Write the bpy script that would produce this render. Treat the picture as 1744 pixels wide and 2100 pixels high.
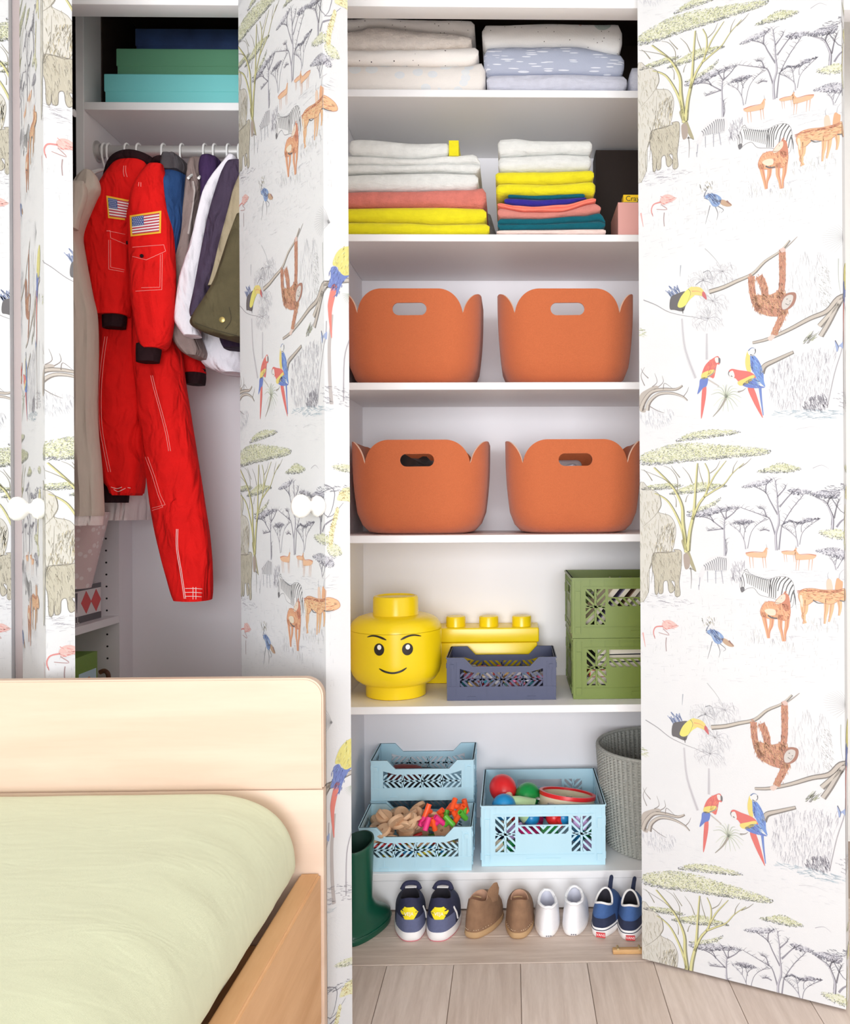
import bpy, bmesh, math, random
from mathutils import Vector, Matrix, noise
from mathutils.geometry import tessellate_polygon

# ------------------------------------------------------------------ scene, camera, light
for o in list(bpy.data.objects):
    bpy.data.objects.remove(o, do_unlink=True)
scene = bpy.context.scene
COL = scene.collection
W_IMG, H_IMG, FPX = 1744.0, 2100.0, 1720.0
CAM = Vector((0.0, -2.15, 1.041))
YAW, ROLL = 0.0207, 0.0050
FWD = Vector((math.sin(YAW), math.cos(YAW), 0))
R0 = Vector((math.cos(YAW), -math.sin(YAW), 0)); U0 = Vector((0, 0, 1))
RIGHT = R0 * math.cos(ROLL) - U0 * math.sin(ROLL)
UP = U0 * math.cos(ROLL) + R0 * math.sin(ROLL)
CX, CY = 1050 + FPX * math.tan(YAW), 1035.0
cd = bpy.data.cameras.new('camera'); cam = bpy.data.objects.new('camera', cd); COL.objects.link(cam)
m = Matrix.Identity(4)
for i in range(3):
    m[i][0], m[i][1], m[i][2], m[i][3] = RIGHT[i], UP[i], -FWD[i], CAM[i]
cam.matrix_world = m
cd.sensor_fit = 'AUTO'; cd.sensor_width = 36.0; cd.lens = FPX * 36.0 / H_IMG
cd.shift_x = (W_IMG / 2 - CX) / H_IMG; cd.shift_y = (CY - H_IMG / 2) / H_IMG
cd.clip_start = 0.02
scene.camera = cam

w = bpy.data.worlds.new('World'); scene.world = w; w.use_nodes = True
w.node_tree.nodes['Background'].inputs[0].default_value = (1.0, 0.955, 0.905, 1)
w.node_tree.nodes['Background'].inputs[1].default_value = 0.50

def area(name, loc, target, sx, sy, power, col):
    ld = bpy.data.lights.new(name, 'AREA'); ld.shape = 'RECTANGLE'; ld.size = sx; ld.size_y = sy
    ld.energy = power; ld.color = col
    o = bpy.data.objects.new(name, ld); COL.objects.link(o); o.location = loc
    o.rotation_euler = (Vector(target) - Vector(loc)).to_track_quat('-Z', 'Y').to_euler()
    return o
area('window_daylight', (-0.2, -4.9, 1.10), (-0.25, 0.0, 0.75), 2.6, 1.6, 158, (0.93, 0.96, 1.0))
scene.view_settings.view_transform = 'Standard'; scene.view_settings.look = 'None'
scene.view_settings.gamma = 1.0; scene.view_settings.use_curve_mapping = False
scene.view_settings.exposure = 0.24

try:
    scene.cycles.max_bounces = 14; scene.cycles.diffuse_bounces = 9
except Exception: pass

# ------------------------------------------------------------------ helpers
def ray(px, py):
    return RIGHT * ((px - CX) / FPX) + UP * ((CY - py) / FPX) + FWD
def P(px, py, Y):                      # the point seen at a pixel on the upright plane y = Y
    d = ray(px, py); t = (Y - CAM.y) / d.y
    return CAM + d * t
def PZ(px, py, Z):                     # ... on the level plane z = Z
    d = ray(px, py); t = (Z - CAM.z) / d.z
    return CAM + d * t
def proj(v):                           # pixel of a point
    d = Vector(v) - CAM; z = d.dot(FWD)
    return CX + FPX * d.dot(RIGHT) / z, CY - FPX * d.dot(UP) / z
def PX(px, Y): return P(px, 1035, Y).x
def lin(c):
    c = c / 255.0
    return c / 12.92 if c <= 0.04045 else ((c + 0.055) / 1.055) ** 2.4
def C(r, g, b): return (lin(r), lin(g), lin(b), 1.0)

MATS = {}
def mat(name, col, rough=0.6, var=0.0, scale=30.0, bump=0.0, bscale=200.0, stretch=(1, 1, 1), metal=0.0,
        col2=None, spec=0.5, sheen=0.0, wrinkle=0.0, wscale=14.0, wstretch=(1.6, 1.6, 0.7)):
    if name in MATS: return MATS[name]
    M = bpy.data.materials.new(name); M.use_nodes = True; nt = M.node_tree; b = nt.nodes['Principled BSDF']
    b.inputs['Roughness'].default_value = rough; b.inputs['Metallic'].default_value = metal
    b.inputs['Specular IOR Level'].default_value = spec
    if sheen: b.inputs['Sheen Weight'].default_value = sheen
    b.inputs['Base Color'].default_value = col
    if var or bump:
        tc = nt.nodes.new('ShaderNodeTexCoord'); mp = nt.nodes.new('ShaderNodeMapping')
        mp.inputs['Scale'].default_value = stretch; nt.links.new(tc.outputs['Object'], mp.inputs[0])
    if var:
        n = nt.nodes.new('ShaderNodeTexNoise'); n.inputs['Scale'].default_value = scale; n.inputs['Detail'].default_value = 6
        nt.links.new(mp.outputs[0], n.inputs['Vector'])
        r = nt.nodes.new('ShaderNodeValToRGB'); nt.links.new(n.outputs[0], r.inputs[0])
        c2 = col2 or tuple(x * (1 - var) for x in col[:3]) + (1,)
        r.color_ramp.elements[0].position = 0.3; r.color_ramp.elements[1].position = 0.7
        r.color_ramp.elements[0].color = c2; r.color_ramp.elements[1].color = col
        nt.links.new(r.outputs[0], b.inputs['Base Color'])
    if bump and wrinkle:
        nw = nt.nodes.new('ShaderNodeTexNoise'); nw.inputs['Scale'].default_value = wscale; nw.inputs['Detail'].default_value = 2; nw.inputs['Distortion'].default_value = 0.8
        mw = nt.nodes.new('ShaderNodeMapping'); mw.inputs['Scale'].default_value = wstretch
        nt.links.new(tc.outputs['Object'], mw.inputs[0]); nt.links.new(mw.outputs[0], nw.inputs['Vector'])
        bw = nt.nodes.new('ShaderNodeBump'); bw.inputs['Strength'].default_value = wrinkle; bw.inputs['Distance'].default_value = 0.02
        nt.links.new(nw.outputs[0], bw.inputs['Height'])
    if bump:
        n2 = nt.nodes.new('ShaderNodeTexNoise'); n2.inputs['Scale'].default_value = bscale; n2.inputs['Detail'].default_value = 3
        nt.links.new(mp.outputs[0], n2.inputs['Vector'])
        bp = nt.nodes.new('ShaderNodeBump'); bp.inputs['Strength'].default_value = bump; bp.inputs['Distance'].default_value = 0.004
        nt.links.new(n2.outputs[0], bp.inputs['Height']); nt.links.new(bp.outputs[0], b.inputs['Normal'])
        if wrinkle: nt.links.new(bw.outputs[0], bp.inputs['Normal'])
    MATS[name] = M
    return M
def print_mat():
    if 'print' in MATS: return MATS['print']
    M = bpy.data.materials.new('print'); M.use_nodes = True; nt = M.node_tree; b = nt.nodes['Principled BSDF']
    a = nt.nodes.new('ShaderNodeVertexColor'); a.layer_name = 'ink'
    nt.links.new(a.outputs[0], b.inputs['Base Color']); b.inputs['Roughness'].default_value = 0.62
    b.inputs['Specular IOR Level'].default_value = 0.3
    MATS['print'] = M; return M

class MB:
    def __init__(s): s.v = []; s.f = []; s.mi = []
    def add(s, vs, fs, mi=0):
        n = len(s.v); s.v += [tuple(v) for v in vs]
        for f in fs: s.f.append([n + i for i in f]); s.mi.append(mi)
    def box(s, x0, x1, y0, y1, z0, z1, mi=0):
        vs = [(x0,y0,z0),(x1,y0,z0),(x1,y1,z0),(x0,y1,z0),(x0,y0,z1),(x1,y0,z1),(x1,y1,z1),(x0,y1,z1)]
        s.add(vs, [(0,3,2,1),(4,5,6,7),(0,1,5,4),(1,2,6,5),(2,3,7,6),(3,0,4,7)], mi)
    def prism(s, poly, fn, t0, t1, mi=0):          # polygon (a,b) extruded between depths t0,t1; fn(a,b,t)->xyz
        n = len(poly); vs = [fn(a, b, t0) for a, b in poly] + [fn(a, b, t1) for a, b in poly]
        fs = [(i, (i+1) % n, n + (i+1) % n, n + i) for i in range(n)]
        tri = tessellate_polygon([[Vector((a, b, 0)) for a, b in poly]])
        fs += [tuple(t) for t in tri] + [tuple(n + i for i in reversed(t)) for t in tri]
        s.add(vs, fs, mi)
    def tube(s, pts, r, n=8, mi=0, caps=True):
        pts = [Vector(p) for p in pts]; k = len(pts); rs = r if isinstance(r, (list, tuple)) else [r] * k
        vs = []; ref = None
        for i, p in enumerate(pts):
            t = (pts[min(i+1, k-1)] - pts[max(i-1, 0)])
            if t.length < 1e-9: t = Vector((0, 0, 1))
            t.normalize()
            if ref is None:
                ref = Vector((0, 0, 1)) if abs(t.z) < 0.9 else Vector((1, 0, 0))
            a = t.cross(ref)
            if a.length < 1e-6: a = t.orthogonal()
            a.normalize(); b = t.cross(a).normalized(); ref = -b if False else ref
            for j in range(n):
                q = 2 * math.pi * j / n
                vs.append(p + (a * math.cos(q) + b * math.sin(q)) * rs[i])
        fs = [(i*n + j, i*n + (j+1) % n, (i+1)*n + (j+1) % n, (i+1)*n + j) for i in range(k-1) for j in range(n)]
        if caps: fs += [tuple(range(n))[::-1], tuple((k-1)*n + j for j in range(n))]
        s.add(vs, fs, mi)
    def lathe(s, prof, fn=lambda x, y, z: (x, y, z), n=40, mi=0, caps=True):
        vs = []
        for r, z in prof:
            for j in range(n):
                q = 2 * math.pi * j / n; vs.append(fn(r * math.cos(q), r * math.sin(q), z))
        k = len(prof)
        fs = [(i*n + j, i*n + (j+1) % n, (i+1)*n + (j+1) % n, (i+1)*n + j) for i in range(k-1) for j in range(n)]
        if caps: fs += [tuple(range(n))[::-1], tuple((k-1)*n + j for j in range(n))]
        s.add(vs, fs, mi)
    def rings(s, rings, closed=True, cap0=True, cap1=True, mi=0):
        n = len(rings[0]); vs = [p for r in rings for p in r]; k = len(rings)
        mod = n if closed else n - 1
        fs = [(i*n + j, i*n + (j+1) % n, (i+1)*n + (j+1) % n, (i+1)*n + j) for i in range(k-1) for j in range(mod)]
        if cap0: fs.append(tuple(range(n))[::-1])
        if cap1: fs.append(tuple((k-1)*n + j for j in range(n)))
        s.add(vs, fs, mi)
    def sphere(s, c, rx, ry=None, rz=None, n=16, mi=0, rot=None):
        ry = ry or rx; rz = rz or rx; c = Vector(c); rr = []
        for i in range(1, n//2):
            a = math.pi * i / (n//2)
            ring = []
            for j in range(n):
                b = 2*math.pi*j/n; v = Vector((rx*math.sin(a)*math.cos(b), ry*math.sin(a)*math.sin(b), -rz*math.cos(a)))
                if rot: v = rot @ v
                ring.append(c + v)
            rr.append(ring)
        s.rings(rr, mi=mi)
    def mesh(s, name):
        me = bpy.data.meshes.new(name); me.from_pydata(s.v, [], s.f); 
        if any(s.mi): me.polygons.foreach_set('material_index', s.mi)
        me.update(); return me

def bevel_box(x0, x1, y0, y1, z0, z1, off=0.003, seg=2):
    bm = bmesh.new(); bmesh.ops.create_cube(bm, size=1)
    for v in bm.verts:
        v.co = Vector(((x0+x1)/2 + v.co.x*(x1-x0), (y0+y1)/2 + v.co.y*(y1-y0), (z0+z1)/2 + v.co.z*(z1-z0)))
    if off: bmesh.ops.bevel(bm, geom=bm.edges[:], offset=off, segments=seg, affect='EDGES', profile=0.5)
    me = bpy.data.meshes.new('m'); bm.to_mesh(me); bm.free(); return me

def thing(name, label, cat, loc=(0, 0, 0), rz=0.0, group=None):
    o = bpy.data.objects.new(name, None); COL.objects.link(o); o.location = loc; o.rotation_euler = (0, 0, rz)
    o.empty_display_size = 0.02
    tag(o, label, cat, group); return o
def tag(o, label=None, cat=None, group=None, kind=None):
    if label: o['label'] = label
    if cat: o['category'] = cat
    if group: o['group'] = group
    if kind: o['kind'] = kind
    return o
def obj(name, mb, mats, parent=None, smooth=35, local=False, label=None):
    me = mb.mesh(name) if isinstance(mb, MB) else mb
    me.name = name
    if not isinstance(mats, (list, tuple)): mats = [mats]
    if not me.materials:
        for M in mats: me.materials.append(M)
    if smooth:
        me.shade_smooth() if hasattr(me, 'shade_smooth') else None
        me.set_sharp_from_angle(angle=math.radians(smooth))
    o = bpy.data.objects.new(name, me); COL.objects.link(o)
    if parent:
        o.parent = parent
        if not local:
            q = parent; off = Vector((0, 0, 0))
            if parent.type == 'EMPTY': off = Vector(parent.location)
            o.matrix_parent_inverse = Matrix.Translation(-off)
    if label: o['label'] = label
    return o
def copy_tree(o, parent=None):
    c = o.copy(); COL.objects.link(c)
    if parent: c.parent = parent
    for ch in list(o.children): copy_tree(ch, c)
    return c
def catmull(pts, k=6, closed=False):
    pts = [Vector((p[0], p[1], p[2] if len(p) > 2 else 0)) for p in pts]; n = len(pts); out = []
    rng = range(n if closed else n - 1)
    for i in rng:
        if closed: p0, p1, p2, p3 = pts[i-1], pts[i], pts[(i+1) % n], pts[(i+2) % n]
        else: p0, p1, p2, p3 = pts[max(i-1, 0)], pts[i], pts[i+1], pts[min(i+2, n-1)]
        for j in range(k):
            t = j / k
            out.append(0.5*((2*p1) + (p2-p0)*t + (2*p0-5*p1+4*p2-p3)*t*t + (3*p1-p0-3*p2+p3)*t**3))
    if not closed: out.append(pts[-1])
    return out
def text_mesh(body, size, mats):
    cu = bpy.data.curves.new('t', 'FONT'); cu.body = body; cu.size = size; cu.align_x = 'CENTER'; cu.align_y = 'CENTER'
    cu.resolution_u = 3
    o = bpy.data.objects.new('t', cu); COL.objects.link(o)
    dg = bpy.context.evaluated_depsgraph_get(); me = bpy.data.meshes.new_from_object(o.evaluated_get(dg))
    bpy.data.objects.remove(o, do_unlink=True); bpy.data.curves.remove(cu)
    me.materials.clear(); me.materials.append(mats); return me

# ------------------------------------------------------------------ common materials
M_white = mat('white_lacquer', C(238, 237, 238), 0.42, spec=0.4)
M_inner = mat('white_melamine', C(240, 238, 241), 0.5, spec=0.35)
M_paper = mat('wallpaper_ground', C(207, 208, 210), 0.6, 0.03, 8, 0.05, 300, spec=0.3)
M_knob = mat('white_porcelain', C(246, 246, 244), 0.18)
M_black = mat('black', C(22, 20, 22), 0.7)
M_hang = mat('white_plastic', C(244, 244, 242), 0.3)
M_metal = mat('brushed_metal', C(200, 198, 196), 0.4, metal=0.55)
# ------------------------------------------------------------------ the room
Y_FRAME = -0.245; Y_BACK = 0.38; X_PIER0, X_PIER1 = -0.605, P(745, 1035, Y_BACK).x; X_RW = 0.62
def wood(name, c1, c2, stretch, scale=6.0, rough=0.55, fine=0.25):
    if name in MATS: return MATS[name]
    M = bpy.data.materials.new(name); M.use_nodes = True; nt = M.node_tree; b = nt.nodes['Principled BSDF']
    b.inputs['Roughness'].default_value = rough; b.inputs['Specular IOR Level'].default_value = 0.35
    tc = nt.nodes.new('ShaderNodeTexCoord'); mp = nt.nodes.new('ShaderNodeMapping'); mp.inputs['Scale'].default_value = stretch
    oi = nt.nodes.new('ShaderNodeObjectInfo'); ad = nt.nodes.new('ShaderNodeVectorMath'); ad.operation = 'ADD'
    sc = nt.nodes.new('ShaderNodeMath'); sc.operation = 'MULTIPLY'; sc.inputs[1].default_value = 37.0
    nt.links.new(oi.outputs['Random'], sc.inputs[0])
    nt.links.new(tc.outputs['Object'], mp.inputs[0]); nt.links.new(mp.outputs[0], ad.inputs[0]); nt.links.new(sc.outputs[0], ad.inputs[1])
    n = nt.nodes.new('ShaderNodeTexNoise'); n.inputs['Scale'].default_value = scale; n.inputs['Detail'].default_value = 8; n.inputs['Distortion'].default_value = 0.6
    nt.links.new(ad.outputs[0], n.inputs['Vector'])
    wv = nt.nodes.new('ShaderNodeTexNoise'); wv.inputs['Scale'].default_value = scale * 9; wv.inputs['Detail'].default_value = 3
    nt.links.new(ad.outputs[0], wv.inputs['Vector'])
    mx = nt.nodes.new('ShaderNodeMix'); mx.inputs[0].default_value = fine
    nt.links.new(n.outputs[0], mx.inputs[2]); nt.links.new(wv.outputs[0], mx.inputs[3])
    r = nt.nodes.new('ShaderNodeValToRGB'); r.color_ramp.elements[0].position = 0.34; r.color_ramp.elements[1].position = 0.66
    r.color_ramp.elements[0].color = c2; r.color_ramp.elements[1].color = c1
    nt.links.new(mx.outputs[0], r.inputs[0]); nt.links.new(r.outputs[0], b.inputs['Base Color'])
    bp = nt.nodes.new('ShaderNodeBump'); bp.inputs['Strength'].default_value = 0.08; bp.inputs['Distance'].default_value = 0.002
    nt.links.new(mx.outputs[0], bp.inputs['Height']); nt.links.new(bp.outputs[0], b.inputs['Normal'])
    MATS[name] = M; return M
M_oak_y = wood('pale_oak_long', C(214, 199, 189), C(194, 177, 166), (14, 1, 1), 5)
M_oak_y2 = wood('pale_oak_long_b', C(220, 206, 197), C(201, 185, 175), (14, 1, 1), 5)
M_oak_x = wood('pale_oak_cross', C(216, 201, 190), C(192, 174, 162), (1, 14, 1), 5)
M_maple = wood('pale_maple', C(214, 191, 172), C(206, 180, 160), (1, 6, 10), 2.2, 0.5, 0.15)
M_maple_rail = wood('maple_rail', C(222, 178, 133), C(204, 156, 110), (8, 1, 8), 3.0, 0.5, 0.15)
M_sub = mat('floor_joint', C(166, 149, 137), 0.9)
M_wallp = mat('plain_wall', C(232, 231, 228), 0.8)

mb = MB(); mb.box(-2.4, 2.4, -5.0, 0.45, -0.03, -0.004)
floor = obj('floor', mb, M_sub); tag(floor, 'pale oak plank floor in front of and inside the wardrobe', kind='structure')
xs0 = -0.288; pitch = 0.1513; gap = 0.0007
ang = 0.0
k0 = -13
for i in range(k0, 13):
    x0 = xs0 + i * pitch + gap; x1 = xs0 + (i + 1) * pitch - gap
    rnd = random.Random(i); cut = -1.2 - 1.2 * rnd.random()
    for (ya, yb) in ((cut + gap, Y_FRAME - 0.0015), (-4.9, cut - gap)):
        o = obj('plank', bevel_box(x0, x1, ya, yb, -0.004, 0.0, 0.0007, 1), (M_oak_y if (i % 2) else M_oak_y2), floor)
ysm = PZ(1000, 1921, 0).y
for (ya, yb) in ((Y_FRAME, ysm - 0.0008), (ysm + 0.0008, 0.04)):
    obj('plank', bevel_box(-1.55, 1.4, ya, yb, -0.004, 0.0005, 0.0012, 1), M_oak_x, floor)

def struct(name, x0, x1, y0, y1, z0, z1, M, label, off=0.0):
    o = obj(name, bevel_box(x0, x1, y0, y1, z0, z1, off), M); tag(o, label, kind='structure'); return o
struct('ceiling', -2.4, 2.4, -5.0, 0.45, 2.62, 2.66, M_wallp, 'white ceiling above the wardrobe')
struct('wall_back', -2.4, 2.4, 0.42, 0.46, -0.03, 2.66, M_wallp, 'plain white wall behind the wardrobe')
struct('wall_left', -2.44, -2.4, -5.0, 0.46, -0.03, 2.66, M_wallp, 'plain white wall at the bed side of the room')
struct('wall_right', 2.4, 2.44, -5.0, 0.46, -0.03, 2.66, M_wallp, 'plain white wall past the open wardrobe doors')
# head trim over the openings
Y_TRIM = Y_FRAME + 0.042; Zh = P(900, 14, Y_TRIM).z; Yh2 = Y_TRIM + 0.05
struct('trim_1', -1.72, 1.3, Y_TRIM, Yh2, Zh, Zh + 0.05, M_white, 'white head trim running across the top of the wardrobe openings', 0.0015)
struct('trim_2', -1.72, 1.3, Y_TRIM + 0.006, Yh2, Zh + 0.051, 2.615, M_paper, 'papered fascia panel above the white head trim')

# ------------------------------------------------------------------ wardrobe carcasses
def P2(a, Y): return P(a[0], a[1], Y)
right = thing('shelving_unit', 'white built-in shelving unit with six shelves of towels, baskets and crates', 'shelving', ((X_PIER1 + X_RW)/2, 0.19, 0))
T = 0.02
obj('side_panel', bevel_box(X_PIER1 - 0.02, X_PIER1, Y_TRIM + 0.052, Y_BACK, 0.001, 2.45, 0.001, 1), M_inner, right)
obj('side_panel', bevel_box(X_RW, X_RW + 0.02, Y_TRIM + 0.052, Y_BACK, 0.001, 2.45, 0.001, 1), M_inner, right)
obj('back_panel', bevel_box(X_PIER1 - 0.02, X_RW + 0.02, Y_BACK, Y_BACK + 0.015, 0.001, 2.45, 0, 1), M_inner, right)
obj('top_panel', bevel_box(X_PIER1, X_RW, Y_TRIM + 0.052, Y_BACK, 2.43, 2.45, 0, 1), M_inner, right)
SHELF = []
for (y0, y1) in ((184, 199), (480.5, 495), (784, 799), (1097, 1112.5), (1447.5, 1463), (1789, 1804)):
    za, zb = P(1010, y0, 0).z, P(1010, y1, 0).z
    obj('shelf', bevel_box(X_PIER1 + 0.0005, X_RW - 0.0005, 0, Y_BACK - 0.0005, zb, za, 0.001, 1), M_white, right)
    SHELF.append(za)
obj('plinth', bevel_box(X_PIER1 + 0.0005, X_RW - 0.0005, 0.002, 0.02, 0.006, P(1010, 1804, 0).z - 0.0006, 0.0008, 1), M_white, right)

M_shade = mat('dark_brown_shade', C(62, 48, 40), 0.7)  # added dark sheets: shade of the unlit top compartments put into colour
obj('back_shade', bevel_box(X_PIER1 + 0.001, X_RW - 0.001, Y_BACK - 0.004, Y_BACK - 0.0004, SHELF[0] + 0.001, 2.428, 0, 1), M_shade, right)
obj('top_shade', bevel_box(X_PIER1 + 0.001, X_RW - 0.001, 0.05, Y_BACK - 0.005, 2.424, 2.4295, 0, 1), M_shade, right)
# hanging closet
LX = P(172, 226, 0).x
left = thing('hanging_closet', 'white hanging closet with a top shelf, a rail and side shelves on the left', 'closet', (-0.85, 0.19, 0))
obj('side_panel', bevel_box(LX - 0.0205, LX, 0, Y_BACK, 1.35, 2.45, 0.001, 1), M_white, left)
obj('side_panel', bevel_box(X_PIER0, X_PIER0 + 0.02, Y_TRIM + 0.052, Y_BACK, 0.001, 2.45, 0.001, 1), M_inner, left)
obj('back_panel', bevel_box(-1.56, X_PIER0 + 0.02, Y_BACK, Y_BACK + 0.015, 0.001, 2.45, 0, 1), M_inner, left)
obj('top_panel', bevel_box(-1.56, X_PIER0, Y_TRIM + 0.052, Y_BACK, 2.43, 2.45, 0, 1), M_inner, left)
zl0, zl1 = P(330, 209.5, 0).z, P(330, 225.5, 0).z
obj('shelf', bevel_box(LX + 0.0003, X_PIER0 - 0.0003, 0, Y_BACK - 0.0005, zl1, zl0, 0.001, 1), M_white, left)
ZSH_L = zl0
obj('back_shade', bevel_box(LX + 0.001, X_PIER0 - 0.001, Y_BACK - 0.004, Y_BACK - 0.0004, zl0 + 0.001, 2.428, 0, 1), M_shade, left)  # same painted shade at back, top and inner side of this compartment
obj('top_shade', bevel_box(LX + 0.001, X_PIER0 - 0.001, 0.05, Y_BACK - 0.005, 2.424, 2.4295, 0, 1), M_shade, left)
obj('side_shade', bevel_box(LX + 0.0003, LX + 0.0035, 0.09, Y_BACK - 0.005, zl0 + 0.001, 2.423, 0, 1), M_shade, left)
# side unit whose shelves face the hanging space
YW = 0.295; XW = P(245, 1200, YW).x
obj('end_panel', bevel_box(-1.54, XW, YW, YW + 0.02, 0.001, 1.34, 0.0008, 1), M_inner, left)
obj('filler_panel', bevel_box(XW - 0.018, XW - 0.0006, YW + 0.0205, Y_BACK - 0.0005, 0.001, 1.34, 0.0006, 1), M_inner, left)
obj('rear_panel', bevel_box(-1.56, -1.541, Y_TRIM + 0.052, Y_BACK - 0.0005, 0.001, 2.425, 0, 1), M_inner, left)
ZW1 = P(243, 1262, YW).z; ZW2 = 0.47
for z in (ZW1, ZW2):
    obj('side_shelf', bevel_box(-1.54, XW - 0.0005, -0.17, YW - 0.0004, z - 0.021, z, 0.0008, 1), M_white, left)
zz = ZW2
hole = None
for k in range(-4, 12):
    p = P(217 + k*0.35, 1080 + 24.55 * k, YW)
    if p.z > 1.25: continue
    mbh = MB(); mbh.lathe([(0.0028, 0), (0.0028, 0.0012)], lambda x, y, z, p=p: (p.x + x, YW - 0.0012 + z, p.z + y), 10)
    obj('pin_hole', mbh, M_black, left)
# infill pier between the two closets (behind the middle door)
struct('wall_pier', X_PIER0 + 0.021, X_PIER1 - 0.021, Y_TRIM + 0.053, Y_BACK, 0.001, 2.45, M_wallp, 'narrow white pier between the hanging closet and the shelves')
# rail with flange
rail = thing('clothes_rail', 'round grey metal clothes rail fixed under the closet shelf', 'rail', (-0.85, 0.07, 2.0))
pr = P(200, 311, 0.07); ZR = pr.z; YR = 0.07
mb = MB(); mb.tube([(LX + 0.004, YR, ZR), (X_PIER0 - 0.002, YR, ZR)], 0.0155, 24); obj('rail_tube', mb, M_metal, rail)
mb = MB(); mb.tube([(LX + 0.0004, YR, ZR), (LX + 0.003, YR, ZR), (LX + 0.003, YR, ZR), (LX + 0.012, YR, ZR)], [0.027, 0.027, 0.021, 0.020], 24); obj('flange', mb, M_metal, rail)
mb = MB(); mb.tube([(LX + 0.0004, -0.05, ZR + 0.045), (LX + 0.003, -0.05, ZR + 0.045)], 0.009, 16); obj('cover_cap', mb, M_white, left)
# ------------------------------------------------------------------ wallpaper print: ink shapes in paper coordinates (u along the roll, v up)
class Door:
    def __init__(s, hx, hd, ax, ad, th):
        s.H = Vector((P(hx, 1035, hd - 2.15).x, hd - 2.15, 0)); A = Vector((P(ax, 1035, ad - 2.15).x, ad - 2.15, 0))
        s.t = (A - s.H); s.w = s.t.length; s.t.normalize(); s.A = A
        s.n = Vector((s.t.y, -s.t.x, 0))          # faces the left and the viewer
        s.th = th
    def uv(s, px, py):
        d = ray(px, py); t = (s.H - CAM).dot(s.n) / d.dot(s.n); p = CAM + d * t
        return ((p - s.H).dot(s.t), p.z)
D_RIGHT = Door(1313, 1.905, 1731, 1.70, 0.05)
D_MID = Door(494, 1.905, 667, 1.60, 0.0527)
D_LEFT = Door(45, 1.905, 93, 1.578, 0.048)
D_FAR_X1 = P(22, 1035, Y_FRAME).x
VPER = D_RIGHT.uv(1520, 305)[1] - D_RIGHT.uv(1520, 1213.5)[1]
UPER = 0.53
PAPER = C(207, 208, 210)
INKG = PAPER[1] / lin(235)
def soft(c, k=0.17): return tuple(min(1.0, c[i] / lin(238)) ** 1.08 * PAPER[i] * (1 - k) + PAPER[i] * k for i in range(3)) + (1.0,)
INK = []                                          # (layer, polygon points, colour)
def c3(x, y): return D_RIGHT.uv(1300 + x / 3.889, 860 + y / 3.889)
def c2(x, y): return D_RIGHT.uv(1300 + x / 3.928, 460 + y / 3.928)
def cm(x, y):                                     # narrow end of the middle door, crop coordinates (3.889 px, origin 480,860)
    px, py = 480 + x / 3.889, 860 + y / 3.889
    return (0.439 + (px - 667) * 0.00105, P(px, py, -0.545).z)
PXM = 1.0 / (3.9 * 940)                           # crop pixel in metres
rng = random.Random(5)
def inkpoly(pts, col, L=2, T=c3, smooth=True, k=4):
    q = catmull(pts, k, True) if smooth else [Vector((a, b, 0)) for a, b in pts]
    q = [T(p.x, p.y) for p in q]
    for tri in tessellate_polygon([[Vector((a, b, 0)) for a, b in q]]):
        INK.append((L, [q[i] for i in tri], col))
def stroke(pts, wd, col, L=3, T=c3, taper=True, k=4, wend=None):
    q = catmull(pts, k) if len(pts) > 2 else [Vector((a, b, 0)) for a, b in pts]
    q = [Vector(T(p.x, p.y)) for p in q]; n = len(q)
    lf, rt = [], []
    for i, p in enumerate(q):
        d = q[min(i+1, n-1)] - q[max(i-1, 0)]
        if d.length < 1e-9: continue
        d.normalize(); nn = Vector((-d.y, d.x)); f = i / (n - 1)
        ww = wd * PXM * 0.5
        if wend is not None: ww *= (1 - f) + f * wend
        elif taper: ww *= 1 - 0.75 * f
        lf.append(p + nn * ww); rt.append(p - nn * ww)
    for i in range(len(lf) - 1):
        INK.append((L, [tuple(lf[i]), tuple(lf[i+1]), tuple(rt[i+1]), tuple(rt[i])], col))
def outline(pts, wd, col, L=3, T=c3):
    q = catmull(pts, 4, True); q = [(p.x, p.y) for p in q]; q.append(q[0])
    stroke(q, wd, col, L, T, taper=False, k=1, wend=1.0)
def inside(x, y, poly):
    c = False; n = len(poly)
    for i in range(n):
        x0, y0 = poly[i][0], poly[i][1]; x1, y1 = poly[i-1][0], poly[i-1][1]
        if (y0 > y) != (y1 > y) and x < (x1 - x0) * (y - y0) / (y1 - y0) + x0: c = not c
    return c
def hatch(poly, n, ln, ang, wd, cols, L=3, T=c3, jit=0.35, smooth=True):
    q = [(p.x, p.y) for p in catmull(poly, 4, True)] if smooth else poly
    x0 = min(p[0] for p in q); x1 = max(p[0] for p in q); y0 = min(p[1] for p in q); y1 = max(p[1] for p in q)
    done = 0; tries = 0
    while done < n and tries < n * 12:
        tries += 1
        x, y = rng.uniform(x0, x1), rng.uniform(y0, y1)
        if not inside(x, y, q): continue
        a = ang + rng.uniform(-jit, jit); l = ln * rng.uniform(0.5, 1.2)
        dx, dy = math.cos(a) * l / 2, math.sin(a) * l / 2
        stroke([(x - dx, y - dy), (x + dx, y + dy)], wd, rng.choice(cols), L, T, wend=0.4)
        done += 1
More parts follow.
